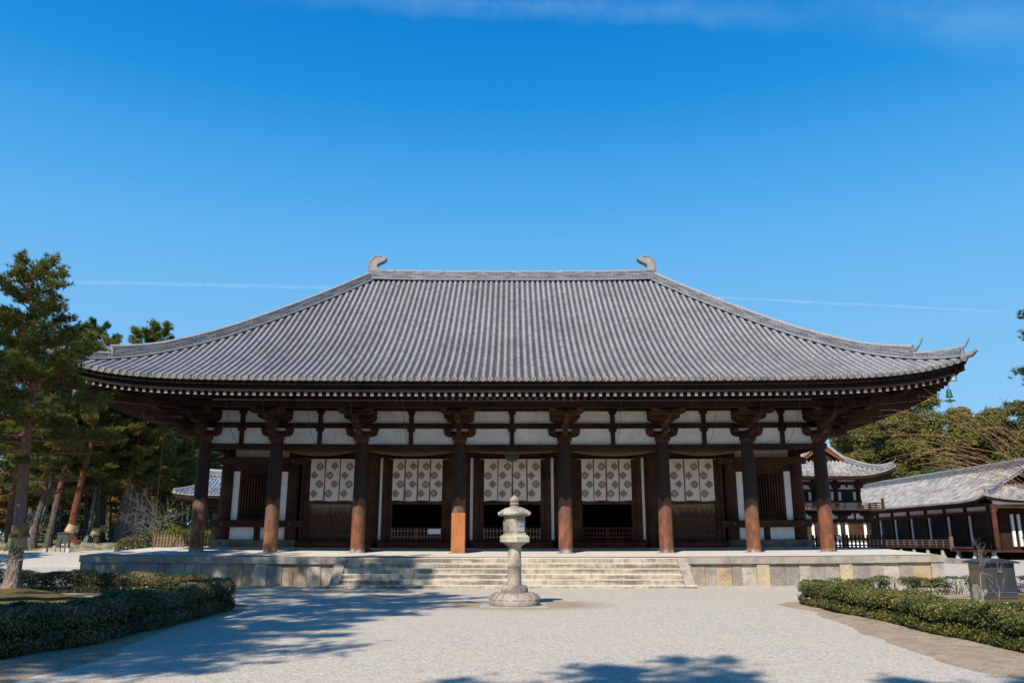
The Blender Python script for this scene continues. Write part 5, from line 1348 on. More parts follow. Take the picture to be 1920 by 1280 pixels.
for z in (1.42, 1.6, 1.78): rl.box(35.05, 35.12, 66.8, 98, z-.03, z+.03)
for k in range(28): y = 66.8+k*1.13; rl.box(35.04, 35.13, y-.05, y+.05, 1.26, 1.78)
rl.build('veranda_rail', 'fence_wood', gl)
gb('newel_post', 34.98, 35.2, 66.6, 66.82, 1.0, 2.05, 'fence_wood'); gb('newel_post', 34.98, 35.2, 86.6, 86.82, 1.0, 2.05, 'fence_wood')
for k in range(14):
    y = 61+k*2.4; m = MB(); m.lathe([(.28, 0), (.26, .12), (.16, .3), (.15, .6)], (35.1, y, .38), 10); m.build('floor_support', 'stone_kerb', gl)
m = MB()
for k in range(12): m.box(38.4+k*.16, 38.46+k*.16, 62.6, 62.64, 1.05, 2.1)
m.box(38.3, 40.4, 62.65, 62.7, 1.9, 2.0); m.build('slat_barrier', 'wood_dark', gl)

# ------------------------------------------------------------------ small roofed building at the left
sh = thing('small_shrine', (-21.0, 64, 0), 'small open shrine with blue-grey tiled roof among the trees, left of the hall', 'shrine')
SX, SY = -20.9, 65.5
SR = Roof(3.2, 4.85, 3.55, .55, [(0, 6.75), (.3, 6.15), (.6, 5.62), (1, 5.10)], lambda n: .22*n**5, lambda u, w, z: Vector((SX+u, SY-w, z)))
rf_ = simple_roof(sh, SR, 3.8, 'tile_blue', 'tile_blue'); under_eave(sh, SR)
ridge_band([Vector((SX-3.5+7*i/8, SY, 6.68+.12*abs(i/4-1)**3)) for i in range(9)], .34, .36, 'ridge_tiles', 'tile_blue', 'main_ridge', rf_)
for sx in (-1, 1):
    for sy in (1, -1):
        ridge_band([SR.main(sx*SR.hip_u(t), t, sy, .02) for t in np.linspace(.02, .97, 10)], .24, .16, 'tile_dark', 'tile_blue', 'hip_ridge', rf_, .08)
    m = MB(); m.lathe([(.2, 0), (.22, .4), (.05, .7)], (SX+sx*3.5, SY, 6.7), 8); m.build('ridge_end_tile', 'tile_blue', rf_)
m = MB(); m.box(SX-4, SX+4, SY-2.6, SY+2.6, 0, .5); m.build('base', 'stone_kerb', sh)
for x in (-3.2, -1.1, 1.1, 3.2):
    for y in (-2, 2): m = MB(); m.box(SX+x-.11, SX+x+.11, SY+y-.11, SY+y+.11, .5, 4.9); m.build('post', 'wood_dark', sh)
for (ya, za, zb) in ((-2.1, 4.3, 4.8), (1.9, 4.3, 4.8), (-2.08, 2.2, 2.35)): m = MB(); m.box(SX-3.4, SX+3.4, SY+ya, SY+ya+.18, za, zb); m.build('tie_beam', 'wood_dark', sh)
m = MB(); m.box(SX-1.0, SX+3.0, SY-.6, SY+1.5, .5, 4.3); m.build('inner_wall', 'wood_dark', sh)

# ------------------------------------------------------------------ trees
def smooth_path(rng, p0, p1, n, wob):
    p0, p1 = Vector(p0), Vector(p1); L = (p1-p0).length; out = []; off = Vector((0, 0, 0))
    for i in range(n+1):
        q = i/n; off += Vector(rng.normal(0, wob*L/n, 3)) if 0 < i else Vector((0, 0, 0)); out.append(p0.lerp(p1, q)+off*(1 if q < 1 else 1))
    return out
def pine(name, seed, H, r0, crown0, spread, lean, trunk_path=None, dens=1.0, tuft=.17, barkm='bark_pine_far', needlem='needles', bare0=None, nlimb=26, limb_up=.25, K=13, keepfn=None, nw=.085):
    """trunk, limbs and needle tufts; local origin at the foot. Returns the crown and trunk as children of an Empty"""
    rng = np.random.default_rng(seed)
    th = bpy.data.objects.new(name, None); C.objects.link(th); th['_org'] = [0., 0., 0.]
    if trunk_path is None:
        trunk_path = []; off = Vector((0, 0, 0)); 
        for i in range(9):
            q = i/8; off += Vector((rng.normal(0, .12), rng.normal(0, .12), 0))*(1 if i else 0); trunk_path.append(Vector((lean[0]*q, lean[1]*q, H*q))+off)
    n = len(trunk_path); tp = [Vector(p) for p in trunk_path]
    rad = [r0*(1-.86*(i/(n-1))**.9)+(.35*r0 if i == 0 else 0) for i in range(n)]
    m = MB(); tp2 = [tp[0]-Vector((0, 0, .3)), tp[0]+Vector((0, 0, 0))]+[tp[0].lerp(tp[1], .3)]+tp[1:]
    m.tube(tp2, [rad[0]*1.25, rad[0], r0*.95]+rad[1:], 12); 
    def tat(q):
        f = q*(n-1); i = min(int(f), n-2); return tp[i].lerp(tp[i+1], f-i), rad[i]+(rad[i+1]-rad[i])*(f-i)
    cen = []; cdir = []
    b0 = crown0 if bare0 is None else bare0
    lm = MB(); ga = rng.uniform(0, 6)
    for i in range(nlimb):
        q = b0+(1-b0)*((i+.5)/nlimb)**.9*.985; p, rr_ = tat(q); ga += 2.4+rng.normal(0, .3)
        k = (q-b0)/(1-b0); Lb = spread*(1.0-.78*k**1.3)*rng.uniform(.65, 1.15)
        if k < .15: Lb *= .75
        d = Vector((math.cos(ga), math.sin(ga), 0)); up = limb_up+.9*k*k-.15*(1-k)
        tip = p+d*Lb+Vector((0, 0, Lb*up)); pts = smooth_path(rng, p, tip, 5, .10)
        br = min(rr_*.42, .014+.016*Lb); lm.tube(pts, [br*(1-.8*j/5) for j in range(6)], 6)
        leafy = q >= crown0
        # secondary branches in a flattish fan
        ns = int(4+Lb*2.3)
        for j in range(ns):
            f = .30+.70*(j+.5)/ns; a = pts[min(int(f*5), 4)].lerp(pts[min(int(f*5)+1, 5)], f*5-int(f*5)); sgn = 1 if j % 2 else -1
            ang = ga+sgn*rng.uniform(.35, 1.1); l2 = Lb*.42*(1.15-f*.6)*rng.uniform(.6, 1.2)
            e = a+Vector((math.cos(ang)*l2, math.sin(ang)*l2, l2*rng.uniform(.05, .55)))
            if l2 > .25: lm.tube([a, a.lerp(e, .5)+Vector((0, 0, -.03*l2)), e], [br*.45, br*.3, br*.14], 4, caps=False)
            if not leafy and rng.uniform() < .8: continue
            nt = max(3, int(l2/.13*dens)+2)
            for t in range(nt):
                g_ = (t+.6)/nt
                if g_ < .12: continue
                c = a.lerp(e, min(g_, 1.05)); sp_ = .10+.10*l2
                for w in range(max(2, int(4.2*dens))):
                    cen.append(c+Vector((rng.normal(0, sp_), rng.normal(0, sp_), abs(rng.normal(0, sp_*.7))))); dd = (e-a).normalized()*.5+Vector((0, 0, .9)); cdir.append(dd)
        if leafy:
            for w in range(12): cen.append(pts[-1]+Vector(rng.normal(0, .13, 3))); cdir.append((pts[-1]-pts[-2]).normalized()+Vector((0, 0, .8)))
    for w in range(12): cen.append(tp[-1]+Vector(rng.normal(0, .22, 3))+Vector((0, 0, .1))); cdir.append(Vector((0, 0, 1)))
    m2 = MB(); m2.v = m.v+lm.v; o = len(m.v); m2.f = m.f+[tuple(o+k for k in f) for f in lm.f]; m2.m = m.m+lm.m; m2.uvs = m.uvs+lm.uvs; m2.sm = m.sm+lm.sm
    m2.build('trunk', barkm, th)
    Cn = np.array([list(c) for c in cen]); D = unit(np.array([list(d) for d in cdir]))
    if keepfn is not None: kk = keepfn(Cn); Cn = Cn[kk]; D = D[kk]
    Ct = np.repeat(Cn, K, 0); Dt = unit(np.repeat(D, K, 0)*.75+rng.normal(0, .62, (len(Ct), 3))); n_ = len(Ct)
    L = tuft*rng.uniform(.7, 1.25, n_)[:, None]; sd_ = unit(np.cross(Dt, rng.normal(0, 1, (n_, 3))))*tuft*nw
    A = Ct-sd_; B = Ct+sd_; T = Ct+Dt*L; u = np.repeat(rng.uniform(0, 1, len(Cn)), K)*.6+rng.uniform(0, .4, n_)
    me = leaf_mesh('crown', A, B, T, u, needlem); co = bpy.data.objects.new('crown', me); C.objects.link(co); co.parent = th
    return th
def broadleaf(name, seed, H, cr, ch, r0, mat, leafs=52000, lsize=.13, clumps=64, barkm='bark_dark', hollow=.0):
    rng = np.random.default_rng(seed); th = bpy.data.objects.new(name, None); C.objects.link(th); th['_org'] = [0., 0., 0.]
    m = MB(); zc_ = H-ch/2; top = Vector((rng.normal(0, .3), rng.normal(0, .3), H-ch*.45))
    tr = smooth_path(rng, (0, 0, -.3), top, 7, .03); m.tube(tr, [r0*(1.25-.95*i/7) for i in range(8)], 9)
    cc = []
    for i in range(clumps):
        v = rng.normal(0, 1, 3); v /= np.linalg.norm(v); q = rng.uniform(.55, 1.0) if rng.uniform() < .8 else rng.uniform(.2, .6)
        c = np.array([v[0]*cr*q, v[1]*cr*q, zc_+v[2]*ch/2*q*(1.0 if v[2] > 0 else .85)]); cc.append((c, rng.uniform(.13, .26)*cr))
        if i % 2 == 0: s_ = tr[int(rng.integers(3, 8))]; m.tube(smooth_path(rng, s_, Vector(c), 4, .05), [r0*.34, r0*.24, r0*.15, r0*.08, r0*.03], 5, caps=False)
    m.build('trunk', barkm, th)
    w = np.array([r**2 for c, r in cc]); w /= w.sum(); cnt = rng.multinomial(leafs, w); Ps, Ns = [], []
    for (c, r), k in zip(cc, cnt):
        v = unit(rng.normal(0, 1, (k, 3))); v[:, 2] = np.where(v[:, 2] < -.35, -v[:, 2], v[:, 2]); rad = r*(.62+.45*rng.beta(2.5, 1.4, k))*(1+.22*np.sin(v[:, 0]*7+c[0])*np.sin(v[:, 1]*6+c[1])+.15*np.sin(v[:, 2]*11))
        Ps.append(c+v*rad[:, None]*np.array([1, 1, .8])); Ns.append(v)
    P0 = np.concatenate(Ps); Nn = np.concatenate(Ns); Nn[:, 2] += .4
    A, B, T = quad_leaves(rng, P0, Nn, lsize, .6); u = np.clip(np.repeat(rng.uniform(0, 1, clumps), cnt)*.45+rng.uniform(0, .55, len(P0)), 0, 1)
    me = leaf_mesh('crown', A, B, T, np.r_[u, u], mat); co = bpy.data.objects.new('crown', me); C.objects.link(co); co.parent = th
    return th
def bare(name, seed, L, r0, depth, dirn, mat, spread=.5, nb=3, up=.1, base=(0, 0, 0), fall=.68, curve=None):
    rng = np.random.default_rng(seed); th = bpy.data.objects.new(name, None); C.objects.link(th); th['_org'] = [0., 0., 0.]; m = MB(); tw_ = MB()
    def grow(p, d, l, r, k):
        pts = [p]; dd = d.copy(); n = 5
        for i in range(n):
            dd = (dd+Vector(rng.normal(0, .13, 3))+Vector((0, 0, up*.3))+(Vector(curve)*.1 if curve else Vector((0, 0, 0)))).normalized(); pts.append(pts[-1]+dd*l/n)
        (m if k >= depth-1 else tw_).tube(pts, [r*(1-.55*i/n) for i in range(n+1)], 7 if k >= depth-1 else 4, caps=False)
        if k <= 0: return
        for b in range(nb+int(rng.integers(0, 2))):
            f = rng.uniform(.3, 1.0); i = min(int(f*n), n-1); q = pts[i].lerp(pts[i+1], f*n-i)
            nd = (dd+Vector(rng.normal(0, spread, 3))+Vector((0, 0, up))).normalized(); grow(q, nd, l*fall*rng.uniform(.75, 1.15), r*.52, k-1)
        grow(pts[-1], dd, l*fall, r*.45, k-1)
    grow(Vector(base), Vector(dirn).normalized(), L, r0, depth)
    m.build('trunk', mat, th); tw_.build('twigs', mat, th); return th
def place(o, loc, label, cat, group=None, rz=0, sc=None):
    o.location = loc; o.rotation_euler = (0, 0, rz)
    if sc: o.scale = sc
    return tag(o, label, cat, group)

# the near pine with straw wraps
def tp_(px, py, Y=30.0): return Vector((xat(px, Y, zat(py, Y)), Y, zat(py, Y)))
B0 = gnd(28, 1098, .30); YP = B0.y
path = [tp_(px, py, YP) for px, py in ((22, 1100), (30, 1040), (36, 985), (40, 930), (45, 880), (49, 830), (55, 780), (63, 730), (68, 690), (66, 640), (60, 590), (56, 550), (52, 512))]
o0 = path[0].copy(); lp = [p-o0 for p in path]
np_ = pine('pine_tree', 21, lp[-1].z, .245, .40, 2.9, (0, 0), trunk_path=lp, dens=1.15, tuft=.16, barkm='bark_pine', needlem='needles', bare0=.26, nlimb=54, K=12, limb_up=.12, nw=.10)
place(np_, o0, 'tall red-barked pine with straw matting round its trunk, nearest at the left edge', 'pine tree')
def wrap(path, rads, name, mt, label, flare=False, pos=None):
    m = MB(); m.tube(path, rads, 20, caps=False)
    rr_ = random.Random(3)
    if flare:
        p = path[-1]
        for k in range(70):
            a = 2*PI*k/70+rr_.uniform(-.04, .04); r = rads[-1]*1.02; q = p+Vector((math.cos(a)*r, math.sin(a)*r, rr_.uniform(0, .03))); m.tube([q, q+Vector((math.cos(a)*.04, math.sin(a)*.04, -rr_.uniform(.10, .17)))], [.014, .008], 4, caps=False)
    for f in (.12, .8):
        i = f*(len(path)-1); j = int(i); q = path[j].lerp(path[j+1], i-j); r = rads[j]+.012
        m.tube([q+Vector((math.cos(a)*r, math.sin(a)*r, 0)) for a in np.linspace(0, 2*PI, 25)], [.014]*25, 5, caps=False)
    return m.build(name, mt, pos)
th = thing('straw_wrap', tuple(tp_(34, 1000, YP)), 'two-tier straw matting tied round the trunk of the near pine', 'straw wrap')
wrap([tp_(40, 979, YP), tp_(38, 990, YP), tp_(37, 1000, YP)], [.235, .255, .27], 'upper_mat', 'straw_dark', '', True, th)
wrap([tp_(37, 1000, YP), tp_(34, 1010, YP), tp_(31, 1024, YP)], [.245, .285, .31], 'lower_mat', 'straw', '', True, th)

# pines behind, left: three prototypes copied
protoA = pine('pine_tree', 31, 15.5, .27, .42, 3.6, (1.4, .3), nlimb=38, K=11, tuft=.25, dens=1.0, nw=.10)
protoB = pine('pine_tree', 32, 17.5, .30, .50, 3.4, (-1.0, -.4), nlimb=36, K=11, tuft=.25, dens=1.0, nw=.10, needlem='needles_cool')
protoC = pine('pine_tree', 33, 12.0, .22, .36, 2.9, (.5, .5), nlimb=34, K=11, tuft=.24, dens=1.0, nw=.10)
gp = 'pines in the grove left of the hall'
far = [  # px of foot, Y, proto, height scale, turn, label
    (160, 62, 'B', .95, 0.3, 'pine behind the near pine, crown rising above the left tip of the great roof'),
    (212, 57, 'A', 1.02, 1.0, 'pine whose pointed top stands alone just left of the great roof'),
    (238, 60, 'C', 1.30, 4.0, 'pine with a low flat crown ending in a long branch over the left eave'),
    (92, 58, 'A', .98, 2.1, 'pine trunk second from the near pine, in the left grove'),
    (60, 53, 'B', .82, 2.9, 'leaning grove pine just right of the near pine trunk'),
    (12, 56, 'A', .92, 5.1, 'grove pine at the far left edge behind the near pine'),
    (176, 66, 'C', 1.15, .5, 'slim pine deep in the grove, behind the leaning red trunk'),
    (228, 70, 'B', .85, 3.7, 'deep grove pine left of the thin pole'),
    (300, 74, 'A', .80, 1.6, 'deep grove pine just behind the thin pole'),
    (345, 80, 'C', 1.05, 2.5, 'grove pine directly behind the small shrine roof'),
    (390, 84, 'A', .78, 3.4, 'grove pine seen between the shrine roof and the hall wall'),
    (50, 72, 'C', 1.2, 1.1, 'deep grove pine in the shade at the far left'),
    (125, 76, 'B', .85, .2, 'deep grove pine behind the dark notice board'),
    (108, 60, 'C', .62, .9, 'low young pine with foliage near the ground, above the notice board'),
    (205, 63, 'C', .58, 2.6, 'low young pine filling the gap right of the wrapped twin trunks'),
    (322, 66, 'C', .66, 5.2, 'low young pine between the thin pole and the small shrine'),
    (-62, 52, 'A', 1.0, 2.2, 'grove pine left of the near pine, half outside the picture'),
    (88, 53, 'C', 1.18, 5.6, 'grove pine filling the space just right of the near pine'),
    (30, 62, 'C', .64, 3.9, 'low young pine behind the near pine trunk')]
PR = {'A': protoA, 'B': protoB, 'C': protoC}; used = set()
for px, Y, k, s_, rz, lab in far:
    Y += 19; s_ *= 1.30; X = xat(px, Y, 1.0); loc = (X, Y, 1.1)
    if k not in used: used.add(k); place(PR[k], loc, lab, 'pine tree', gp, rz, (s_*.95, s_*.95, s_))
    else: o = dup(PR[k], loc, rz, (s_*.95, s_*.95, s_), lab); o['group'] = gp
# named trunks of the grove edge
def grove_trunk(pts, r, mat, label, seed, H=9, crown=True, name='pine_tree', wrapz=None, needlem='needles'):
    pts = [(a_, b_, c_+22) for a_, b_, c_ in pts]; P_ = [Vector((xat(px, Y, zat(py, Y)), Y, zat(py, Y))) for px, py, Y in pts]; o = P_[0].copy(); lp = [p-o for p in P_]
    t = pine(name, seed, lp[-1].z, r, .50, 3.0, (0, 0), trunk_path=lp, dens=.9, tuft=.25, barkm=mat, needlem=needlem, nlimb=24, K=10, nw=.10)
    place(t, o, label, 'pine tree' if name == 'pine_tree' else 'tree', 'grove edge trees left of the hall')
    if wrapz:
        (pa, pb, ra, rb) = wrapz; a = Vector((xat(pa[0], pts[0][2], zat(pa[1], pts[0][2])), pts[0][2], zat(pa[1], pts[0][2]))); b_ = Vector((xat(pb[0], pts[0][2], zat(pb[1], pts[0][2])), pts[0][2], zat(pb[1], pts[0][2])))
        w = wrap([a, a.lerp(b_, .5), b_], [ra, (ra+rb)/2*1.02, rb], 'straw_wrap', 'straw', '', True, None); tag(w, 'straw matting round the '+label, 'straw wrap')
grove_trunk([(140, 1022, 50), (133, 1000, 50), (140, 960, 50), (152, 905, 50), (164, 860, 50), (176, 810, 50), (186, 755, 50), (196, 700, 50), (200, 640, 50)], .42, 'bark_red', 'leaning red-brown pine trunk beside the dark notice board', 51, wrapz=((138, 983), (131, 997), .40, .46))
grove_trunk([(50, 1020, 51), (62, 1000, 51), (74, 978, 51), (88, 940, 51), (96, 890, 51), (98, 840, 51), (104, 790, 51)], .42, 'bark_grey', 'thick grey trunk leaning right, just beyond the near pine', 52, wrapz=((76, 982), (68, 993), .42, .46))
grove_trunk([(164, 1012, 54), (170, 990, 54), (173, 960, 54), (180, 910, 54), (176, 860, 54), (184, 800, 54)], .26, 'bark_grey', 'pale grey-green trunk right of the leaning red pine', 53)
grove_trunk([(182, 1022, 53), (181, 995, 53), (184, 950, 53), (188, 900, 53), (196, 840, 53), (200, 770, 53)], .30, 'bark_dark', 'dark wrapped trunk in front of its twin, left of the shrubs', 54, wrapz=((181, 989), (179, 1000), .33, .37))
grove_trunk([(192, 1018, 55), (192, 990, 55), (197, 930, 55), (206, 880, 55), (210, 800, 55)], .28, 'bark_dark', 'dark wrapped trunk behind its twin, left of the shrubs', 55, wrapz=((191, 984), (190, 995), .30, .34))
grove_trunk([(222, 1018, 56), (232, 985, 56), (243, 940, 56), (250, 880, 56), (252, 840, 56), (256, 780, 56)], .26, 'bark_grey', 'slanting grey trunk rising left of the thin pole', 56)
grove_trunk([(247, 1012, 57), (254, 980, 57), (258, 920, 57), (262, 860, 57), (266, 800, 57)], .27, 'bark_grey', 'upright mottled trunk just left of the thin pole', 57)
grove_trunk([(262, 1000, 58), (270, 975, 58), (276, 930, 58), (286, 870, 58), (296, 810, 58)], .30, 'bark_dark', 'dark trunk leaning right behind the thin pole', 58, wrapz=((268, 993), (263, 1003), .3, .33))
# broadleaf understorey behind the grove and great trees behind the gallery
bA = broadleaf('evergreen_tree', 61, 15, 5.2, 11, .35, 'leaf_olive'); bB = broadleaf('evergreen_tree', 62, 13, 4.6, 10, .3, 'leaf_deep'); bC = broadleaf('evergreen_tree', 63, 11, 4.2, 8.5, .25, 'leaf_rust', 34000)
BR = {'A': bA, 'B': bB, 'C': bC}; used = set()
right = [(1750, 116, 'A', 1.52, 0, 'highest olive green evergreen, its crown under the wind bell'),
    (1650, 112, 'A', 1.28, 2.0, 'olive evergreen behind the right side of the tower roof'),
    (1585, 106, 'C', 1.15, 1.0, 'rust-tinted tree directly behind the tower gable'),
    (1700, 124, 'A', 1.36, 3.0, 'olive evergreen filling the gap behind the tower roof tip'),
    (1830, 122, 'A', 1.42, 4.1, 'olive evergreen behind the ridge of the long hall, right of the highest one'),
    (1900, 118, 'A', 1.40, 5.0, 'tall olive evergreen behind the long hall at the right edge'),
    (1610, 126, 'B', 1.30, .6, 'small dark evergreen low behind the tower gable'),
    (1860, 105, 'C', .95, 2.2, 'low rust-tinted tree just above the long hall ridge'),
    (1955, 112, 'A', 1.42, 3.3, 'olive evergreen half out of the picture at the right edge'),
    (1780, 104, 'B', .85, 4.5, 'low dark evergreen just behind the long hall ridge')]
for px, Y, k, s_, rz, lab in right:
    loc = (xat(px, Y, 4), Y, -.1)
    if k not in used: used.add(k); place(BR[k], loc, lab, 'tree', 'trees behind the long hall', rz, (s_, s_, s_))
    else: o = dup(BR[k], loc, rz, (s_, s_, s_), lab); o['group'] = 'trees behind the long hall'
under = [(-5, 76, 'B', .82, 1, 'dark evergreen filling the grove behind the far left edge'), (70, 86, 'A', .86, 2, 'olive evergreen deep behind the leaning grey trunk'), (150, 90, 'B', .95, 3, 'dark evergreen behind the leaning red trunk'),
    (215, 94, 'A', 1.0, 4, 'olive evergreen behind the wrapped twin trunks'), (275, 96, 'B', 1.05, 5, 'dark evergreen behind the thin pole'), (335, 98, 'A', 1.05, .5, 'olive evergreen rising behind the small shrine'), (395, 100, 'B', 1.0, 1.5, 'dark evergreen seen beyond the leftmost column'),
    (20, 64, 'C', .55, 2.5, 'low rusty bush-like tree at the far left grove'), (240, 76, 'C', .62, 3.5, 'low rust-brown tree under the pines, left of the thin pole'), (110, 70, 'B', .45, 1.7, 'low dark evergreen behind the notice board')]
for px, Y, k, s_, rz, lab in under:
    Y += 18; s_ *= 1.12
    o = dup(BR[k], (xat(px, Y, 4), Y, .4), rz, (s_, s_, s_), lab); o['group'] = 'evergreens behind the left grove'
# far woodland reading as one mass
rng = np.random.default_rng(77); n_ = 60000
a_ = rng.uniform(-1, 1, n_); X_ = a_*190; Y_ = 175-30*np.abs(a_)+rng.normal(0, 5, n_); hh = 13+3*np.sin(X_*.11)+2*np.sin(X_*.31+1); Z_ = hh*rng.uniform(0, 1, n_)**.6
P0 = np.stack([X_, Y_, Z_], 1); A, B, T = quad_leaves(rng, P0, np.tile([0, -1., .6], (n_, 1)), .7, .7); u = rng.uniform(0, 1, n_)
me = leaf_mesh('far_woodland', A, B, T, np.r_[u, u], 'leaf_deep'); o = bpy.data.objects.new('far_woodland', me); C.objects.link(o); tag(o, 'distant dark woodland closing the view behind all buildings', 'woodland', kind='stuff')

# pines outside the frame whose shadows fall across the court, and one whose tips reach in at the right edge
def vis_keep(org, sc=1.0, rz=0, allow=None):
    """leave out tufts that would hang inside the picture (no branch hangs there in the place)"""
    def f(Cn):
        P_ = Cn+np.array(org); dep = P_[:, 1]*math.cos(PITCH)+(P_[:, 2]-EYE)*math.sin(PITCH); up = -P_[:, 1]*math.sin(PITCH)+(P_[:, 2]-EYE)*math.cos(PITCH)
        u = 960+FPX*P_[:, 0]/dep; v = 640-FPX*up/dep; inside = (dep > 0) & (u > -12) & (u < 1932) & (v > -15) & (v < 1290)
        if allow: inside &= ~allow(u, v)
        return ~inside
    return f
outs = [('P1', (-18.3, 17.2, 0), 20, .38, .58, 4.4, (-.6, 0), 71, 'tall pine left of the picture, its shade falling on the podium corner', lambda u, v: (u < 10) & (v > 474) & (v < 492)),
    ('P2', (-12.4, 8.5, 0), 20, .40, .55, 4.6, (.8, 0), 72, 'tall pine left of the picture shading the gravel before the steps', None),
    ('P3', (-12.5, 2.0, 0), 17, .36, .55, 4.2, (.4, .2), 73, 'pine left of the camera shading the left hedge', None),
    ('P4', (-5.6, -4.2, 0), 16, .36, .62, 3.6, (1.0, .5), 74, 'pine behind the camera shading the bottom of the court', None),
    ('P5', (-1.2, -3.6, 0), 14.4, .34, .66, 2.9, (.6, .1), 77, 'smaller pine behind the camera, right of its neighbour', None),
    ('P6', (14.2, 13.2, 0), 21, .38, .60, 4.4, (-1.6, .5), 75, 'tall pine right of the picture, branch tips reaching the right edge', lambda u, v: (u > 1888) & (v > 565) & (v < 700)),
    ('P8', (-16.4, 14.2, 0), 22, .38, .62, 4.0, (2.2, -.4), 78, 'tall pine leaning right, left of the picture, shading the steps', None),
    ('P9', (-21.8, 22.3, 0), 14.5, .36, .5, 4.2, (.5, .3), 79, 'pine far to the left shading the end of the podium', None),
    ('P7', (-15.5, -1.5, 0), 19, .36, .5, 4.4, (0, 0), 76, 'pine left of and behind the camera, its shade on the left hedge', None)]
for nm, loc, H, r0, c0, sp, ln, sd_, lab, al in outs:
    t = pine('pine_tree', sd_, H, r0, c0, sp, ln, nlimb=38, K=9, tuft=.26, dens=.74 if nm in ('P2', 'P3') else .62, nw=.09, keepfn=vis_keep(loc, allow=al)); place(t, loc, lab, 'pine tree', 'pines around the forecourt')
for loc, lab in (((-45, 53, 0), 'pine left of the picture shading the far gravel'), ((-53, 60, 0), 'second pine beyond the left edge shading the far gravel'), ((-42.5, 47, 0), 'pine just beyond the left edge behind the near pine')):
    o = dup(protoA, loc, loc[0], (1, 1, 1), lab); o['group'] = 'pines around the forecourt'
# pine tips at the right edge of the picture
tt = pine('pine_tree', 81, 9.9, .20, .66, 1.7, (.2, 0), nlimb=30, K=13, tuft=.15, dens=1.1); place(tt, (18.15, 26.0, 0), 'small pine past the right edge, only its branch tips in the picture', 'pine tree')

# bare trees
def cherry():
    rng = np.random.default_rng(91); th = bpy.data.objects.new('bare_tree', None); C.objects.link(th); th['_org'] = [0., 0., 0.]; m = MB(); tw_ = MB()
    Y0 = 27.0; foot = Vector((xat(2080, Y0, 0), Y0, -.1)); fork = Vector((xat(2040, Y0, 3), Y0, 2.2))
    m.tube([foot, foot.lerp(fork, .5)+Vector((.1, 0, 0)), fork], [.2, .16, .14], 9)
    def twig(p, d, l, r, k):
        pts = [p]; dd = d.copy(); n = 6
        for i in range(n): dd = (dd+Vector(rng.normal(0, .05, 3))+Vector((-.035, 0, -.05))).normalized(); pts.append(pts[-1]+dd*l/n)
        tw_.tube(pts, [r*(1-.6*i/n) for i in range(n+1)], 4, caps=False)
        if k <= 0: return
        for b in range(4 if k > 1 else 2):
            f = rng.uniform(.2, .95); i = min(int(f*n), n-1); q = pts[i].lerp(pts[i+1], f*n-i)
            twig(q, (dd+Vector((rng.normal(0, .16), rng.normal(0, .3), rng.normal(.02, .22)))).normalized(), l*rng.uniform(.35, .6), r*.6, k-1)
    for ex, ey, dy in ((1672, 772, .8), (1735, 735, -.6), (1775, 720, .5), (1820, 705, -.8), (1860, 690, .3), (1745, 775, 1.0), (1760, 830, .4), (1800, 745, 1.6), (1830, 790, -1.4), (1880, 740, .9)):
        e = Vector((xat(ex, Y0+dy, zat(ey, Y0)), Y0+dy, zat(ey, Y0+dy))); s0 = fork+Vector((rng.normal(-.5, .3), rng.normal(0, .3), rng.uniform(-.4, .6)))
        l = (e-s0).length*.86; twig(s0, ((e-s0).normalized()+Vector((.06, 0, .16))).normalized(), l, .017, 2)
    m.build('trunk', 'twig_red', th); tw_.build('twigs', 'twig_red', th); return th
br_ = cherry(); tag(br_, 'leafless reddish cherry with long fine twigs reaching in from the right edge', 'tree')
bg_ = bare('bare_tree', 92, 2.0, .08, 4, (.1, 0, 1), 'bark_grey', spread=.6, nb=3, up=.02, fall=.78); place(bg_, (xat(318, 56, 1), 56, .3), 'grey leafless tree in front of the small shrine', 'tree')
b3 = bare('bare_shrub', 93, 1.3, .03, 2, (.6, -.1, .45), 'twig_grey', spread=.35, nb=3, up=.0, fall=.7); place(b3, (xat(-60, 27, 1.2), 27, .2), 'grey leafless shrub branching in front of the near pine trunk', 'shrub')
b4 = bare('bare_sapling', 94, .62, .022, 3, (-.03, 0, 1), 'twig_grey', spread=.45, nb=3, up=.12, fall=.62); place(b4, (xat(1838, 22.6, .7), 22.6, .55), 'thin leafless sapling rising from the gnarled stump', 'sapling', None)
b5 = bare('bare_sapling', 95, .55, .018, 3, (.12, 0, 1), 'twig_grey', spread=.45, nb=3, up=.1, fall=.68); place(b5, (xat(1872, 22.4, .3), 22.4, .1), 'leafless sapling standing right in front of the steel box', 'sapling')
m = MB(); X_ = xat(1832, 22.7, .5); rs = random.Random(4)
m.tube([(X_+.12, 22.7, -.05), (X_+.04, 22.7, .15), (X_-.03, 22.72, .32), (X_+.0, 22.7, .50), (X_-.05, 22.7, .62)], [.24, .19, .16, .15, .07], 11); m.tube([(X_+.05, 22.65, .3), (X_+.16, 22.6, .42), (X_+.2, 22.6, .5)], [.09, .07, .03], 8)
tag(m.build('tree_stump', 'bark_grey', None), 'gnarled old stump with lichen beside the steel box', 'stump')
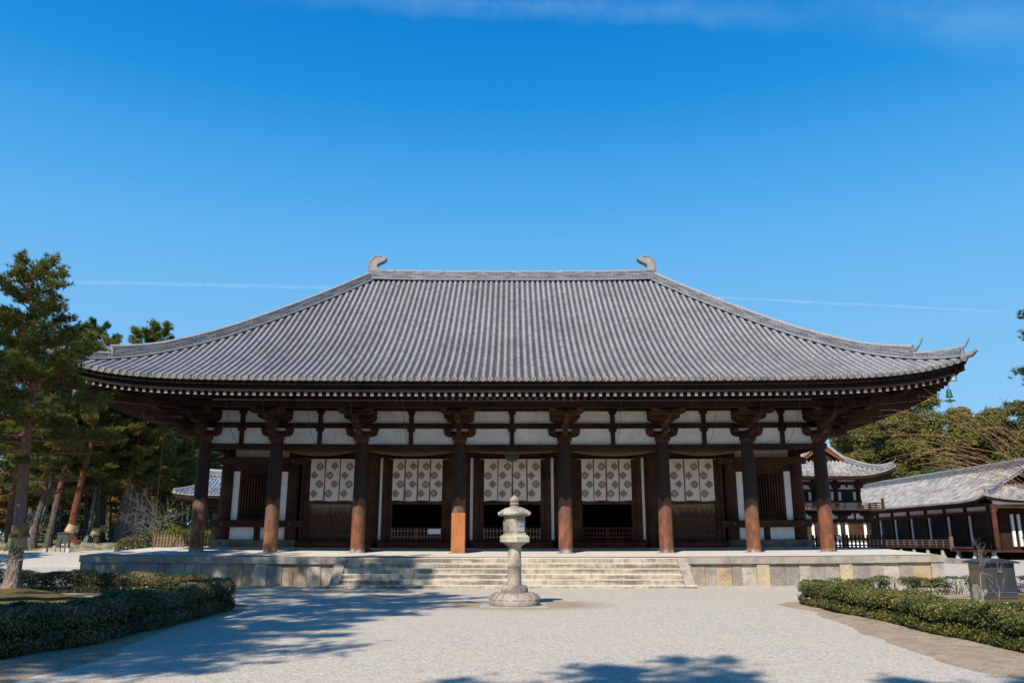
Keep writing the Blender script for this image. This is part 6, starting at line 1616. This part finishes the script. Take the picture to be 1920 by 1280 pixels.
# clipped shrubs beyond the left picket fence
def shrub(x, y, rx, ry, h, seed, mat, label, n=16000):
    rng = np.random.default_rng(seed); v = unit(rng.normal(0, 1, (n, 3))); v[:, 2] = np.abs(v[:, 2]); r = .82+.2*rng.beta(2, 1.5, n)+.06*np.sin(v[:, 0]*9)+.05*np.sin(v[:, 1]*11+v[:, 2]*7)
    P0 = v*np.array([rx, ry, h])*r[:, None]; P0[:, 2] += .05; A, B, T = quad_leaves(rng, P0, v, .055, .6); u = rng.uniform(0, 1, n)
    th = thing('round_shrub', (x, y, .0), label, 'shrub', 'clipped shrubs beyond the left end of the podium'); me = leaf_mesh('foliage', A, B, T, np.r_[u, u], mat); o = bpy.data.objects.new('foliage', me); C.objects.link(o); o.parent = th
    m = MB(); m.tube([(x, y, 0), (x, y, h*.6)], [.08, .05], 6); m.build('stem', 'bark_dark', th)
shrub(xat(262, 50), 50, 1.7, 1.1, 2.05, 5, 'hedge_shade', 'dark clipped shrub left of the pale picket fence'); shrub(xat(318, 53), 53, 2.2, 1.3, 2.5, 6, 'shrub_green', 'bright yellow-green shrub above the pale picket fence'); shrub(xat(410, 52), 52, 1.6, 1.2, 2.45, 7, 'shrub_green', 'bright shrub seen right of the leftmost column'); shrub(xat(362, 54), 54, 1.9, 1.2, 2.5, 8, 'shrub_green', 'bright shrub behind the leftmost column')
# boards and posts at the grove edge
th = thing('notice_stand', (xat(113, 68), 68, .8), 'dark metal notice board on legs at the edge of the left grove', 'notice board')
NY = 68.0; X0, X1 = xat(104, NY, 1), xat(123, NY, 1); m = MB(); m.prism([(X0, zat(1026, NY)), (X1-.05, zat(1026, NY)), (X1, zat(1000, NY)), (X0+.03, zat(1000, NY))], NY-.05, NY+.02); m.build('panel', 'board_dark', th)
m = MB(); m.box(X0-.03, X1+.06, NY-.1, NY+.1, zat(1000, NY), zat(998, NY)+.02); m.build('top_cap', 'steel_dark', th)
for x in (X0+.02, (X0+X1)/2, X1-.06): m = MB(); m.box(x-.02, x+.02, NY-.04, NY, .6, zat(1025, NY)); m.build('leg', 'steel_dark', th)
m = MB(); [m.box(X1-q, X1-q+.07, NY-.065, NY-.052, zat(1022, NY), zat(1019, NY)) for q in (.35, .22)]; m.build('stickers', 'lattice_paper', th)
X_ = xat(88, 67, 1); m = MB(); m.tube([(X_, 67, .6), (X_+.05, 67, zat(1000, 67)), (X_+.16, 67, zat(984, 67))], [.07, .06, .03], 8); tag(m.build('dark_post', 'board_dark', None), 'thin dark post standing left of the dark notice board', 'post')
X_ = xat(128, 66, 1); th = thing('path_lamp', (X_, 66, .6), 'short dark lamp post on a white concrete foot, right of the notice board', 'lamp'); m = MB(); m.box(X_-.06, X_+.06, 65.95, 66.05, .9, zat(999, 66)); m.build('post', 'wood_brown', th); m = MB(); m.tube([(X_, 66, .4), (X_, 66, zat(1027, 66))], [.17, .16], 12); m.build('foot', 'concrete', th)
m = MB(); m.box(X_+.07, X_+.22, 65.93, 65.98, zat(1012, 66), zat(1000, 66)); m.build('lamp_box', 'steel_dark', th)
th = thing('step_ladder', (xat(50, 78), 78, 1.4), 'pale wooden step ladder standing open at the far left of the grove', 'ladder'); m = MB(); lx = xat(52, 78, 2)
for s_ in (-.32, .32):
    m.beam((lx+s_*1.3, 77.6, 1.3), (lx+s_*.5, 78, 4.2), .08, .06); m.beam((lx+s_*1.3, 78.9, 1.3), (lx+s_*.5, 78.05, 4.2), .08, .06)
m.build('side_rails', 'wood_ladder', th); m = MB()
for k in range(8): q = (k+.6)/8.5; m.beam((lx-.42+.26*q, 77.6+.4*q, 1.3+2.9*q), (lx+.42-.26*q, 77.6+.4*q, 1.3+2.9*q), .06, .05)
m.build('rungs', 'wood_ladder', th)
# far left stretch of roped barrier in the grove
th = thing('rope_fence', (-42, 80, 1.4), 'low pale rope barrier on stakes running through the left grove', 'barrier'); m = MB(); xs_ = [xat(p, 80, 1.5) for p in range(70, 190, 20)]
[m.tube([(x, 80, 1.2), (x, 80, 2.9)], [.035, .035], 6) for x in xs_]; m.build('stakes', 'wood_grey', th); m = MB()
for z in (2.75, 2.1): m.tube([(x, 80, z-.03*(i % 2)) for i, x in enumerate(xs_)], [.018]*len(xs_), 5)
m.build('rope', 'wood_ladder', th)
for o in bpy.data.objects:
    if '_org' in o.keys(): del o['_org']
